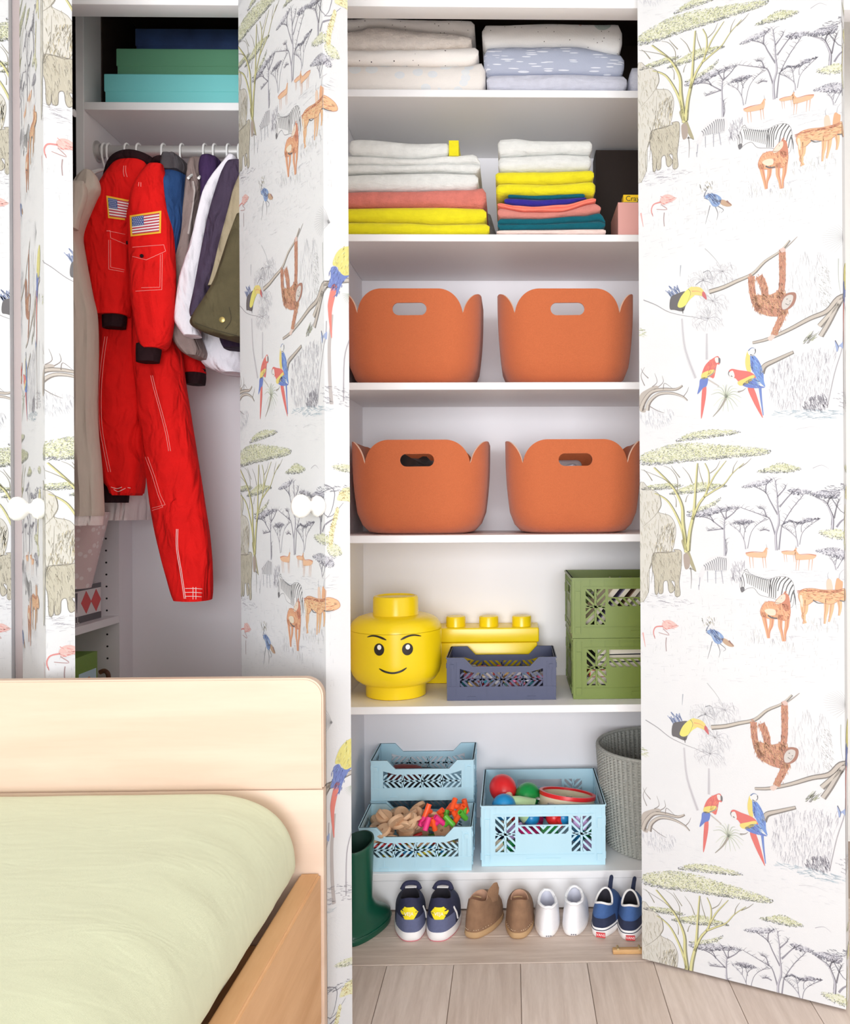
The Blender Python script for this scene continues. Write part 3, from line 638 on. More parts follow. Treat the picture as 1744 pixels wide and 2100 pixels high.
# --- strip between repeats: giraffes and the large macaw
gy = [C(236,224,150), C(226,206,120), C(244,236,186)]
for pl in ([(740,905),(790,720),(815,725),(775,905),(765,1010),(735,1010)], [(800,640),(840,560),(900,540),(935,575),(945,640),(960,760),(925,740),(900,660),(860,650)]):
    inkpoly(pl, gy[2], 3, cm); hatch(pl, 60, 14, 0.7, 7, [C(214,190,110), gy[0], C(200,170,100)], 4, cm)
for p in ([(620,620),(730,780),(850,665)], [(700,520),(780,570),(760,720),(720,790)], [(640,780),(630,880)], [(560,580),(650,590),(780,540)]): stroke(p, 8, C(120,118,130), 2, cm)
hatch([(560,560),(680,530),(940,520),(930,590),(700,580)], 60, 24, .1, 5, [C(120,120,130), C(170,170,176)], 3, cm); canopy([(760,380),(820,350),(930,370),(940,420),(820,410)], 50, cm)
canopy([(720,1010),(800,1000),(840,1080),(760,1110)], 50, cm)
def cs(x, y): return cm((x / 4.77) * 3.889, ((460 - 860) + y / 4.77) * 3.889)
inkpoly([(950,380),(990,260),(1060,190),(1160,170),(1190,300),(1150,440),(1050,470),(1000,400)], C(236,226,112), 5, cs); hatch([(950,380),(1060,190),(1160,170),(1150,440)], 60, 40, 1.9, 6, [C(220,206,90), C(244,238,160)], 6, cs)
inkpoly([(905,610),(930,520),(935,420),(985,400),(1010,440),(1060,470),(1110,460),(1060,520),(1020,600),(985,700),(975,620)], C(84,116,196), 6, cs); hatch([(905,610),(935,420),(1060,500),(985,690)], 40, 50, 2.0, 7, [C(56,84,170), C(120,150,214)], 7, cs)
inkpoly([(945,590),(990,580),(970,700),(940,860),(940,1100),(925,1060),(905,860),(905,760)], C(236,112,90), 6, cs)
branch([(690,980),(760,850),(860,640),(930,570),(1060,520),(1160,500)], 44, C(120,110,100), C(200,190,178), 3, cs, wend=.8)
stroke([(850,180),(850,400),(870,560)], 8, C(190,194,186), 2, cs); stroke([(1110,1100),(1060,1300),(1050,1720)], 9, C(176,170,176), 2, cs, wend=1)
hatch([(830,1600),(1130,1600),(1150,1760),(850,1740)], 60, 40, .2, 6, [C(170,168,176), C(196,194,200)], 2, cs)
for k in range(10):
    a = 1.2 + k * .2; stroke([(1120,640), (1120 + math.cos(a) * 80, 640 + math.sin(a) * 110)], 5, C(198,206,190), 2, cs)

# ------------------------------------------------------------------ put the print on a papered face
BB = []
for (L, pts, col) in INK:
    us = [p[0] for p in pts]; vs = [p[1] for p in pts]
    BB.append((min(us), max(us), min(vs), max(vs)))
def clip(poly, u0, u1, v0, v1):
    for ax, lim, sg in ((0, u0, 1), (0, u1, -1), (1, v0, 1), (1, v1, -1)):
        out = []; n = len(poly)
        for i in range(n):
            a, b = poly[i-1], poly[i]; da = (a[ax] - lim) * sg; db = (b[ax] - lim) * sg
            if (da >= 0) != (db >= 0):
                t = da / (da - db); out.append((a[0] + (b[0]-a[0])*t, a[1] + (b[1]-a[1])*t))
            if db >= 0: out.append(b)
        poly = out
        if len(poly) < 3: return None
    return poly
def paper_print(parent, origin, tdir, nrm, u0, u1, v0, v1, name='wallpaper_print'):
    """origin = 3-D point of u0 at v = 0"""
    V, F, K = [], [], []
    ka = int(math.floor((u0 - 0.6) / UPER)); kb = int(math.ceil((u1 + 0.1) / UPER))
    for a in range(ka, kb + 1):
        for b in range(-3, 4):
            du, dv = a * UPER, b * VPER
            for (L, pts, col), (x0, x1, y0, y1) in zip(INK, BB):
                if x1 + du <= u0 or x0 + du >= u1 or y1 + dv <= v0 or y0 + dv >= v1: continue
                q = [(p[0] + du, p[1] + dv) for p in pts]
                if x0 + du < u0 or x1 + du > u1 or y0 + dv < v0 or y1 + dv > v1:
                    q = clip(q, u0, u1, v0, v1)
                    if not q: continue
                off = 0.0003 + L * 0.00007; n = len(V)
                for (u, v) in q:
                    V.append(origin + tdir * (u - u0) + nrm * off + Vector((0, 0, v)))
                F.append(list(range(n, n + len(q)))); K.append(col)
    if not F: return
    me = bpy.data.meshes.new(name); me.from_pydata([tuple(v) for v in V], [], F)
    at = me.attributes.new('ink', 'FLOAT_COLOR', 'CORNER'); buf = []
    for f, k in zip(F, K): buf += list(soft(k)) * len(f)
    at.data.foreach_set('color', buf); me.update()
    obj(name, me, print_mat(), parent, smooth=0)

ZT = 2.30; ZB = 0.006
def knob(parent, base, nrm, s=1.0):
    nrm = nrm.normalized(); a = nrm.orthogonal().normalized(); b = nrm.cross(a)
    prof = [(0.0165, 0.0), (0.0195, 0.004), (0.0205, 0.010), (0.017, 0.0165), (0.0105, 0.020), (0.0095, 0.024), (0.014, 0.0275), (0.020, 0.033), (0.0228, 0.041), (0.0212, 0.049), (0.015, 0.0555), (0.006, 0.058)]
    mb = MB(); mb.lathe([(r*s, z*s) for r, z in prof], lambda x, y, z: tuple(base + a*x + b*y + nrm*z), 28)
    obj('knob', mb, M_knob, parent)
def make_door(D, label, uoff, knob_px=None):
    t = thing('wardrobe_door', label, 'door', tuple(D.H))
    back = D.t * 0; n = D.n
    poly = [(0, 0), (D.w, 0), (D.w, -D.th), (0, -D.th)]
    fn = lambda a, b, z: tuple(D.H + D.t * a + n * b + Vector((0, 0, z)))
    mb = MB(); mb.prism(poly, fn, ZB, ZT); obj('door_panel', mb, M_paper, t, smooth=0)
    paper_print(t, D.H, D.t, n, uoff, uoff + D.w, ZB, ZT)
    paper_print(t, D.H + D.t * D.w, -n, D.t, uoff + D.w, uoff + D.w + D.th, ZB, ZT)
    if knob_px:
        u, v = D.uv(*knob_px); knob(t, D.H + D.t * u + Vector((0, 0, v)) + n * 0.0005, n)
    return t
make_door(D_RIGHT, 'open wardrobe door, wide papered face with zebras, impalas, orangutan and macaws, right of the shelves', 0.0)
make_door(D_MID, 'open papered wardrobe door standing between the hanging clothes and the shelves', 0.035, (660, 1038))
make_door(D_LEFT, 'open papered wardrobe door left of the cream dress, elephants on its narrow end', 0.03 - D_LEFT.w, (90, 1043))
# closed door at the far left and the stile beside it
t = thing('wardrobe_door', 'closed papered wardrobe door beside the taupe stile', 'door', (D_FAR_X1 - 0.25, Y_FRAME, 0))
obj('door_panel', bevel_box(D_FAR_X1 - 0.5, D_FAR_X1, Y_FRAME, Y_FRAME + 0.03, ZB, ZT, 0.001, 1), M_paper, t)
paper_print(t, Vector((D_FAR_X1 - 0.5, Y_FRAME, 0)), Vector((1, 0, 0)), Vector((0, -1, 0)), 0.12, 0.62, ZB, ZT)
struct('trim_3', D_FAR_X1 + 0.001, D_LEFT.H.x - 0.001 + 0.018, Y_FRAME + 0.012, Y_FRAME + 0.04, 0.001, Zh - 0.001, mat('taupe_shade', C(176,164,164), 0.6), 'upright stile with shadow painted in taupe beside the left wardrobe door', 0.001)  # taupe carries the shadow of the recess, not a paint colour
# ------------------------------------------------------------------ folded towels and blankets
def cloth(name, col, var=0.10, fuzz=0.35, bs=500, **k): return mat(name, col, 0.95, var, 60, fuzz, bs, spec=0.1, sheen=0.15, wrinkle=0.25, wscale=30.0, wstretch=(0.6, 1, 2.2), **k)
def dotted(name, base, dots, scale, thr, base_rough=0.95, stretch=(1, 1, 1)):
    if name in MATS: return MATS[name]
    M = bpy.data.materials.new(name); M.use_nodes = True; nt = M.node_tree; b = nt.nodes['Principled BSDF']
    b.inputs['Roughness'].default_value = base_rough; b.inputs['Specular IOR Level'].default_value = 0.1
    tc = nt.nodes.new('ShaderNodeTexCoord'); prev = None
    for i, (c, sc, th, st) in enumerate(dots):
        mp = nt.nodes.new('ShaderNodeMapping'); mp.inputs['Scale'].default_value = st; mp.inputs['Location'].default_value = (i*3.3, i*1.7, i*0.9)
        nt.links.new(tc.outputs['Object'], mp.inputs[0])
        v = nt.nodes.new('ShaderNodeTexVoronoi'); v.inputs['Scale'].default_value = sc; nt.links.new(mp.outputs[0], v.inputs['Vector'])
        r = nt.nodes.new('ShaderNodeMath'); r.operation = 'LESS_THAN'; r.inputs[1].default_value = th; nt.links.new(v.outputs['Distance'], r.inputs[0])
        mx = nt.nodes.new('ShaderNodeMix'); mx.data_type = 'RGBA'
        nt.links.new(r.outputs[0], mx.inputs[0])
        if prev: nt.links.new(prev, mx.inputs[6])
        else: mx.inputs[6].default_value = base
        mx.inputs[7].default_value = c; prev = mx.outputs[2]
    nt.links.new(prev, b.inputs['Base Color'])
    n2 = nt.nodes.new('ShaderNodeTexNoise'); n2.inputs['Scale'].default_value = 500; nt.links.new(tc.outputs['Object'], n2.inputs['Vector'])
    bp = nt.nodes.new('ShaderNodeBump'); bp.inputs['Strength'].default_value = 0.3; bp.inputs['Distance'].default_value = 0.003
    nt.links.new(n2.outputs[0], bp.inputs['Height']); nt.links.new(bp.outputs[0], b.inputs['Normal'])
    MATS[name] = M; return M

def towel(name, label, M, px0, px1, top, bot, Yf=0.02, depth=0.27, seed=0, lobes=1, cat='towel', group=None, fuzz=0.0, wav=0.0028, zbot=None, parts=()):
    """top / bot: lists of (px, py) along the front silhouette, or single numbers"""
    tp = top if isinstance(top, list) else [(px0, top), (px1, top)]
    bt = bot if isinstance(bot, list) else [(px0, bot), (px1, bot)]
    def at(tab, px):
        for (a, ya), (b, yb) in zip(tab, tab[1:]):
            if px <= b:
                f = min(max((px - a) / (b - a), 0), 1); f = f*f*(3-2*f); return ya + (yb - ya) * f
        return tab[-1][1]
    NX = 40; rings = []
    x0 = P(px0, 1035, Yf).x; x1 = P(px1, 1035, Yf).x
    for i in range(NX + 1):
        f = i / NX; px = px0 + (px1 - px0) * f
        zt = P(px, at(tp, px), Yf).z; zb = P(px, at(bt, px), Yf).z
        if zbot is not None: zb = max(zb, zbot)
        zt -= 0.0004; zb += 0.0004
        e = min(f, 1 - f) / 0.035; en = 1.0 if e >= 1 else math.sqrt(max(0.0, 1 - (1 - e) ** 2)) * 0.55 + 0.45
        zc = (zt + zb) / 2; hh = (zt - zb) / 2 * en; X = x0 + (x1 - x0) * f
        wob = noise.noise((X * 9, seed * 3.1, 0.5)) * wav; ring = []
        sec = []
        nl = lobes * 9
        for j in range(nl + 1):                                   # front edge, bottom to top, with one bulge per fold
            g = j / nl; lob = (g * lobes) % 1.0 if j < nl else 1.0
            bul = math.sqrt(max(0, 1 - (2 * lob - 1) ** 2)); dp = min(hh / lobes, 0.016)
            sec.append((-dp * bul * en, -hh + 2 * hh * g))
        for j in range(1, 8): g = j / 8; sec.append((depth * g, hh * (1 - 0.12 * g * g)))
        sec.append((depth + 0.004, 0)); 
        for j in range(7, 0, -1): g = j / 8; sec.append((depth * g, -hh))
        for q, (yy, zz) in enumerate(sec):
            nz = noise.noise((X * 26, zz * 60 + seed, q * 0.21)) * wav * 0.8
            fz = (rnd_t.random() - 0.5) * fuzz
            zv = zc + zz + (nz * 0.35 if abs(zz) > hh * 0.8 else 0) * (0 if zz < 0 else 1)
            ring.append((X + nz * 0.4, Yf + min(hh / lobes, 0.016) + yy + wob * (1.5 if yy <= 0 else 0.2) + nz + fz, zv + fz * 0.5))
        rings.append(ring)
    mb = MB(); mb.rings(rings)
    if parts:
        t = thing(name, label, cat, ((x0 + x1) / 2, Yf + depth / 2, P(px0, bot if not isinstance(bot, list) else bot[0][1], Yf).z), 0, group)
        obj('folded_cloth', mb, M, t, 60); return t
    o = obj(name, mb, M, None, 60); tag(o, label, cat, group); return o
rnd_t = random.Random(3)
S1, S2 = SHELF[0], SHELF[1]
m_cream = dotted('cream_print', C(232,226,220), [(C(222,224,226), 26, 0.34, (1, 1, 1.3)), (C(226,228,228), 17, 0.28, (1,1,1.4))], 1, 1)
m_speck = dotted('speckled', C(242,236,230), [(C(60,54,56), 60, 0.10, (1, 1, 1))], 1, 1)
m_fuzz = cloth('cream_fleece', C(247,239,231), 0.10, 0.8, 220)
m_white_print = dotted('white_print', C(246,245,243), [(C(190,206,200), 9, 0.20, (1,1,1)), (C(70,64,62), 75, 0.09, (1,1,1)), (C(226,214,184), 11, 0.13, (1,1,1.2)), (C(214,150,120), 13, 0.06, (1,1,1))], 1, 1)
m_bluegrey = dotted('blue_grey_print', C(178,184,202), [(C(228,230,238), 26, 0.20, (0.5,1,4.0)), (C(226,228,236), 34, 0.22, (0.45,1,5.0)), (C(232,234,240), 30, 0.18, (0.5,1,4.4))], 1, 1)
m_lilac = cloth('pale_lilac_grey', C(208,209,222))
m_wt = cloth('white_cotton', C(221,222,219)); m_yel = cloth('lime_yellow', C(226,214,38), 0.08); m_cor = cloth('coral_muslin', C(212,122,110), 0.15, 0.6, 300)
m_navy = cloth('navy_cloth', C(52,44,140)); m_teal = cloth('teal_cloth', C(18,92,106)); m_pinkc = cloth('bright_coral', C(250,132,112)); m_rose = cloth('dusty_rose', C(206,130,120)); m_shell = cloth('shell_pink', C(238,212,204))
G1, G2 = 'blankets on the top shelf', 'towels on the second shelf'
towel('blanket', 'cream blanket with faint blue print at the bottom of the stack under the head trim', m_cream, 697, 1000, [(697,128),(850,130),(960,128),(1000,122)], 184, 0.02, 0.3, 1, 1, 'blanket', G1, zbot=S1)
towel('blanket', 'cream blanket with scattered black dots under the fleece one', m_speck, 697, 986, [(697,97),(840,97),(985,90)], [(697,128),(850,130),(960,128),(986,122)], 0.022, 0.29, 2, 1, 'blanket', G1)
towel('blanket', 'fuzzy cream fleece blanket resting on the dotted blanket', m_fuzz, 697, 972, [(697,60),(745,56),(760,49),(930,64),(972,70)], [(697,97),(840,97),(972,91)], 0.028, 0.27, 3, 1, 'blanket', G1, fuzz=0.004)
towel('blanket', 'white printed cover folded on top of the fuzzy fleece blanket', m_white_print, 704, 978, [(704,34),(978,36)], [(704,60),(745,56),(760,49),(930,64),(978,71)], 0.05, 0.24, 4, 1, 'blanket', G1)
towel('blanket', 'pale lilac grey blanket under the blue-grey one', m_lilac, 1003, 1291, [(1003,149),(1160,147),(1291,150)], 184, 0.02, 0.28, 5, 1, 'blanket', G1, zbot=S1)
towel('blanket', 'blue-grey blanket with white brush strokes', m_bluegrey, 997, 1286, [(997,94),(1060,91),(1180,90),(1286,106)], [(997,149),(1160,147),(1286,150)], 0.02, 0.28, 6, 1, 'blanket', G1)
towel('blanket', 'white blanket with pastel shapes and black specks on the blue-grey one', m_white_print, 994, 1282, [(994,46),(1140,42),(1282,44)], [(994,94),(1060,91),(1180,90),(1282,106)], 0.024, 0.27, 7, 1, 'blanket', G1)
towel('blanket', 'white folded cover lying against the stack with the blue-grey blanket', m_lilac, 1298, 1500, 132, 184, 0.02, 0.28, 8, 1, 'blanket', G1, zbot=S1)
# second shelf, left stack
b1 = [(697,452),(830,453),(900,457),(1006,454)]
towel('towel', 'lime yellow towel at the bottom of the stack with the white roll', m_yel, 697, 1007, b1, 480, 0.02, 0.28, 11, 1, 'towel', G2, zbot=S2)
b2 = [(697,423),(860,421),(1000,423)]
towel('towel', 'lime yellow towel right under the muslin coral one', m_yel, 697, 1001, b2, b1, 0.022, 0.28, 12, 1, 'towel', G2)
b3 = [(697,390),(850,388),(960,385),(1000,380)]
towel('towel', 'coral red muslin towel with a crinkled weave', m_cor, 697, 1000, b3, b2, 0.022, 0.27, 13, 1, 'towel', G2, wav=0.004)
b4 = [(697,356),(760,353),(900,350),(984,353)]
towel('towel', 'white towel directly on the coral muslin towel', m_wt, 697, 984, b4, [(697,390),(850,388),(960,387),(984,384)], 0.024, 0.27, 14, 1, 'towel', G2)
b5 = [(697,316),(720,318),(860,324),(930,317),(975,313),(990,322)]
towel('towel', 'white towel under the roll with the lime end', m_wt, 697, 988, b5, b4, 0.03, 0.27, 15, 2, 'towel', G2)
t = towel('towel', 'white folded towel with a lime yellow end on top of its stack', m_wt, 719, 925, [(719,284),(735,281),(860,289),(925,288)], [(719,318),(860,324),(925,318)], 0.03, 0.2, 16, 1, 'towel', G2, parts=True)
mb = MB(); a = P(921, 288, 0.028); b = P(941, 322, 0.028); mb.box(a.x, b.x, 0.028, 0.2, P(921,319,.028).z, a.z); obj('lime_band', mb, m_yel, t)
# right stack
c1 = [(1022,471),(1246,468)]
towel('towel', 'shell pink cloth under the teal towel', m_shell, 1022, 1246, c1, 480, 0.02, 0.26, 21, 1, 'towel', G2, zbot=S2)
c2_ = [(1024,446),(1100,446),(1200,440),(1232,433)]
towel('towel', 'dark teal towel folded twice', m_teal, 1024, 1245, [(1024,446),(1100,447),(1200,441),(1235,434),(1245,446)], c1, 0.02, 0.26, 22, 2, 'towel', G2)
c3_ = [(1024,421),(1080,431),(1150,431),(1230,411)]
towel('towel', 'dusty rose cloth over the teal towel', m_rose, 1024, 1236, [(1024,423),(1080,432),(1150,433),(1225,414),(1236,420)], [(1024,446),(1100,447),(1200,441),(1236,434)], 0.02, 0.25, 23, 1, 'towel', G2)
towel('towel', 'bright coral cloth sagging under the navy one', m_pinkc, 1024, 1226, [(1024,415),(1060,420),(1100,423),(1160,419),(1226,405)], [(1024,423),(1080,432),(1150,433),(1226,414)], 0.022, 0.25, 24, 2, 'towel', G2)
towel('towel', 'navy violet cloth between coral and blue-green cloths', m_navy, 1038, 1206, [(1038,405),(1120,408),(1206,404)], [(1038,417),(1060,420),(1100,423),(1160,419),(1206,408)], 0.024, 0.24, 25, 1, 'towel', G2)
towel('towel', 'thin blue-green cloth under the lime towels', m_teal, 1046, 1203, [(1046,398),(1100,400),(1203,396)], [(1046,405),(1120,408),(1203,404)], 0.026, 0.24, 26, 1, 'towel', G2)
towel('towel', 'lime yellow towel on the thin blue-green cloth', m_yel, 1021, 1225, [(1021,374),(1120,375),(1222,369)], [(1021,404),(1046,398),(1100,400),(1203,396),(1225,400)], 0.022, 0.25, 27, 1, 'towel', G2)
towel('towel', 'lime yellow towel under the two small white ones', m_yel, 1020, 1222, [(1020,350),(1120,348),(1222,346)], [(1020,374),(1120,375),(1222,369)], 0.022, 0.25, 28, 1, 'towel', G2)
towel('towel', 'small white towel, lower of the pair above the lime towels', m_wt, 1026, 1217, [(1026,318),(1100,315),(1160,312),(1217,314)], [(1026,350),(1120,348),(1217,346)], 0.024, 0.25, 29, 1, 'towel', G2)
towel('towel', 'small white towel topping the stack of lime and teal cloths', m_wt, 1025, 1219, [(1025,281),(1060,279),(1100,284),(1219,284)], [(1025,318),(1100,315),(1160,312),(1219,314)], 0.024, 0.25, 30, 1, 'towel', G2)
# grey bag behind, pink box with crayons, dark block standing in for shade at the back
M_bag = cloth('grey_bag', C(178,172,166), 0.3, 0.6, 60)
rings = []
for i in range(9):
    f = i / 8; z = S2 + 0.0006 + f * 0.16; ring = []
    for j in range(24):
        a = 2*math.pi*j/24; r = 1 - 0.55 * f * f + 0.12 * noise.noise((math.cos(a)*2, math.sin(a)*2, f * 4))
        ring.append((P(1002, 420, 0.2).x + 0.034 * r * math.cos(a) - 0.012 * f, 0.325 + 0.035 * r * math.sin(a), z))
    rings.append(ring)
mb = MB(); mb.rings(rings); o = obj('cloth_bag', mb, M_bag); tag(o, 'crumpled grey cloth bag standing behind and between the towel stacks', 'bag')
M_pbox = mat('pink_card', C(224,164,156), 0.6)
pb = P(1262, 478, 0.04); pt = P(1270, 413, 0.04)
def open_box(name, label, x0, x1, y0, y1, z0, z1, M, cat='box', th=0.004, group=None):
    mb = MB(); mb.box(x0, x1, y0, y1, z0, z0 + th); mb.box(x0, x1, y0, y0 + th, z0 + th, z1); mb.box(x0, x1, y1 - th, y1, z0 + th, z1)
    mb.box(x0, x0 + th, y0 + th, y1 - th, z0 + th, z1); mb.box(x1 - th, x1, y0 + th, y1 - th, z0 + th, z1)
    o = obj(name, mb, M, None, 0); tag(o, label, cat, group); return o
open_box('shelf_box', 'open pink card box holding crayons beside the towels', P(1268, 440, 0.045).x, 0.52, 0.045, 0.2, S2 + 0.0005, P(1270, 415, 0.045).z, M_pbox)
cx0 = P(1279, 405, 0.075).x; cz1 = P(1279, 398, 0.07).z
t = thing('crayon_box', 'yellow crayon carton sticking out of the pink box', 'crayon box', (cx0 + 0.05, 0.09, S2 + 0.005))
mb = MB(); mb.box(cx0, cx0 + 0.11, 0.075, 0.11, S2 + 0.006, cz1); obj('carton', mb, mat('crayon_yellow', C(250,204,0), 0.5), t, 0)
mb = MB(); mb.box(cx0 + 0.001, cx0 + 0.11, 0.0742, 0.0748, cz1 - 0.0215, cz1 - 0.0195); obj('stripe', mb, mat('crayon_green', C(30,110,60), 0.5), t, 0)
me = text_mesh('Crayola', 0.019, mat('crayon_ink', C(34,60,40), 0.5)); o = obj('lettering', me, MATS['crayon_ink'], t, 0)
o.matrix_parent_inverse = Matrix.Identity(4); o.location = (cx0 + 0.036 - t.location.x, 0.0742 - t.location.y, cz1 - 0.0105 - t.location.z); o.rotation_euler = (math.pi/2, 0, 0)
o = obj('shelf_box', bevel_box(P(1222, 400, 0.3).x, 0.6, 0.29, 0.375, S2 + 0.0005, S1 - 0.03, 0.002), mat('dark_shade_block', C(38,26,20), 0.8)); tag(o, 'dark brown block standing for the shade at the back behind the pink box', 'box')  # added dark block in place of the shadowed shelf back

# ------------------------------------------------------------------ boxes on the closet shelf
def closet_box(label, px0, y0, y1, Yf, M, x1, z0=None):
    a = P(px0, y0, Yf); z = z0 if z0 is not None else P(px0, y1, Yf).z
    t = thing('lidded_box', label, 'box', ((a.x + x1)/2, Yf + 0.12, z), 0, 'boxes on the closet shelf')
    obj('box_body', bevel_box(a.x + 0.002, x1 - 0.002, Yf + 0.002, Yf + 0.24, z + 0.0004, a.z - 0.012, 0.0015, 1), M, t)
    obj('lid', bevel_box(a.x, x1, Yf, Yf + 0.242, a.z - 0.045, a.z, 0.0015, 1), M, t)
    return a.z
M_tealb = mat('aqua_card', C(116,196,196), 0.45); M_greenb = mat('green_card', C(84,136,104), 0.55); M_navyb = mat('navy_card', C(40,62,104), 0.5, 0.5, 18, col2=C(28,44,78))
z = closet_box('large aqua box at the bottom of the stack on the closet shelf', 213, 151, 209, 0.015, M_tealb, -0.63, ZSH_L)
z = closet_box('green box between the aqua and navy boxes', 238, 99, 151, 0.025, M_greenb, -0.63, z + 0.0005)
z = closet_box('navy box on top of the green one', 277, 58, 99, 0.04, M_navyb, -0.63, z + 0.0005)
p = P(258, 95, 0.24); mb = MB(); mb.lathe([(0.006, 0), (0.010, 0.005), (0.012, 0.05), (0.009, 0.075), (0.004, 0.08)], lambda x, y, zz: (p.x + x, p.y + y, P(238, 99, .025).z + 0.0006 + zz), 16)
o = obj('small_vase', mb, mat('olive_glaze', C(120,110,80), 0.4)); tag(o, 'small olive bottle standing on the green box beside the navy box', 'bottle')
# ------------------------------------------------------------------ clothes on the rail
class Tube:
    """a cloth tube given by its silhouette rows (py, xl, xr) on the upright plane y = Yc"""
    def __init__(s, rows, Yc, hd, e=2.4, amp=0.06, folds=5, seed=0, sub=5, top=0.35):
        s.Yc, s.hd, s.e = Yc, hd, e; r = catmull([(a, b, c) for a, b, c in rows], sub); s.rows = [(v.x, v.y, v.z) for v in r]
        s.amp, s.folds, s.seed, s.top = amp, folds, seed, top
        n = len(s.rows); s.hds = []
        for i in range(n):
            f = i / (n - 1); h = hd if not isinstance(hd, (list, tuple)) else hd[0] + (hd[1] - hd[0]) * f
            s.hds.append(h * min(1, s.top + (1 - s.top) * min(1, f / 0.18)))
    def mesh(s, N=44, closed=True):
        rings = []
        for (py, xl, xr), h in zip(s.rows, s.hds):
            a, b = P(xl, py, s.Yc), P(xr, py, s.Yc); c = (a + b) / 2; hx = max((b.x - a.x) / 2, 0.002); ring = []
            for j in range(N):
                q = 2 * math.pi * j / N; cs, sn = math.cos(q), math.sin(q)
                x = math.copysign(abs(cs) ** (2 / s.e), cs); y = math.copysign(abs(sn) ** (2 / s.e), sn)
                fold = 1 + s.amp * math.sin(s.folds * q + s.seed + 3 * noise.noise((c.z * 4, s.seed, 0))) * (0.6 + 0.4 * noise.noise((c.z * 7, q, s.seed)))
                nz = noise.noise((x * 2.2 + s.seed, y * 2.2, c.z * 12)) * s.amp * 0.9
                ring.append((c.x + hx * x, s.Yc + h * y * (fold + nz), a.z + (b.z - a.z) * (x + 1) / 2 + 0))
            rings.append(ring)
        mb = MB(); mb.rings(rings); return mb
    def _front(s, px, py, off=0.0022):
        for i, ((y0, l0, r0), (y1, l1, r1)) in enumerate(zip(s.rows, s.rows[1:])):
            if py <= y1: break
        f = min(max((py - y0) / max(y1 - y0, 1e-6), 0), 1); l = l0 + (l1 - l0) * f; r = r0 + (r1 - r0) * f; h = s.hds[i] + (s.hds[i+1] - s.hds[i]) * f
        t = max(-0.985, min(0.985, (px - (l + r) / 2) / max((r - l) / 2, 1))); c = P((l + r) / 2, py, s.Yc)
        cs = math.copysign(abs(t) ** (s.e / 2), t); q = 2 * math.pi - math.acos(cs); sn = math.sin(q); y = math.copysign(abs(sn) ** (2 / s.e), sn)
        fold = 1 + s.amp * math.sin(s.folds * q + s.seed + 3 * noise.noise((c.z * 4, s.seed, 0))) * (0.6 + 0.4 * noise.noise((c.z * 7, q, s.seed)))
        nz = noise.noise((t * 2.2 + s.seed, y * 2.2, c.z * 12)) * s.amp * 0.9
        Y = s.Yc + h * y * (fold + nz) - off
        return Y
    def front(s, px, py, off=0.0022):                 # the surface point that is seen at this pixel
        ex, ey = px, py
        for _ in range(4):
            Y = s._front(ex, ey, off); v = P(px, py, Y); ex, ey = proj((v.x, s.Yc, v.z))
        return v
def stitch(parent, tube, pts, M, r=0.0008, k=5, name='stitching'):
    mb = MB(); mb.tube([tube.front(p.x, p.y, 0.0012) for p in catmull(pts, k)] if len(pts) > 2 else [tube.front(*pts[0], 0.0012), tube.front((pts[0][0]+pts[1][0])/2, (pts[0][1]+pts[1][1])/2, 0.0012), tube.front(*pts[1], 0.0012)], r, 5)
    obj(name, mb, M, parent)
def rect_stitch(parent, tube, pts, M, name='stitching'):
    mb = MB()
    for a, b in zip(pts, pts[1:]):
        L = [(a[0] + (b[0]-a[0])*i/6, a[1] + (b[1]-a[1])*i/6) for i in range(7)]
        mb.tube([tube.front(x, y, 0.0012) for x, y in L], 0.0007, 5)
    obj(name, mb, M, parent)
def fabric(name, col, var=0.08, **k): return mat(name, col, 0.85, var, 25, 0.25, 350, spec=0.15, wrinkle=k.pop('wrinkle', 1.0), **k)
M_red = fabric('red_twill', C(233,28,26), 0.10); M_redshade = fabric('red_twill_shaded', C(214,24,24), 0.1); M_rib = fabric('black_rib', C(44,24,28), 0.2); M_st = mat('pale_stitch', C(250,150,146), 0.8); M_stw = mat('white_stitch', C(246,226,222), 0.8)  # second red is a shaded copy of the same twill
M_fy, M_fb, M_fr, M_fw = mat('flag_gold', C(246,190,50), 0.7), mat('flag_blue', C(70,92,150), 0.7), mat('flag_red', C(190,50,70), 0.7), mat('flag_white', C(240,238,238), 0.7)
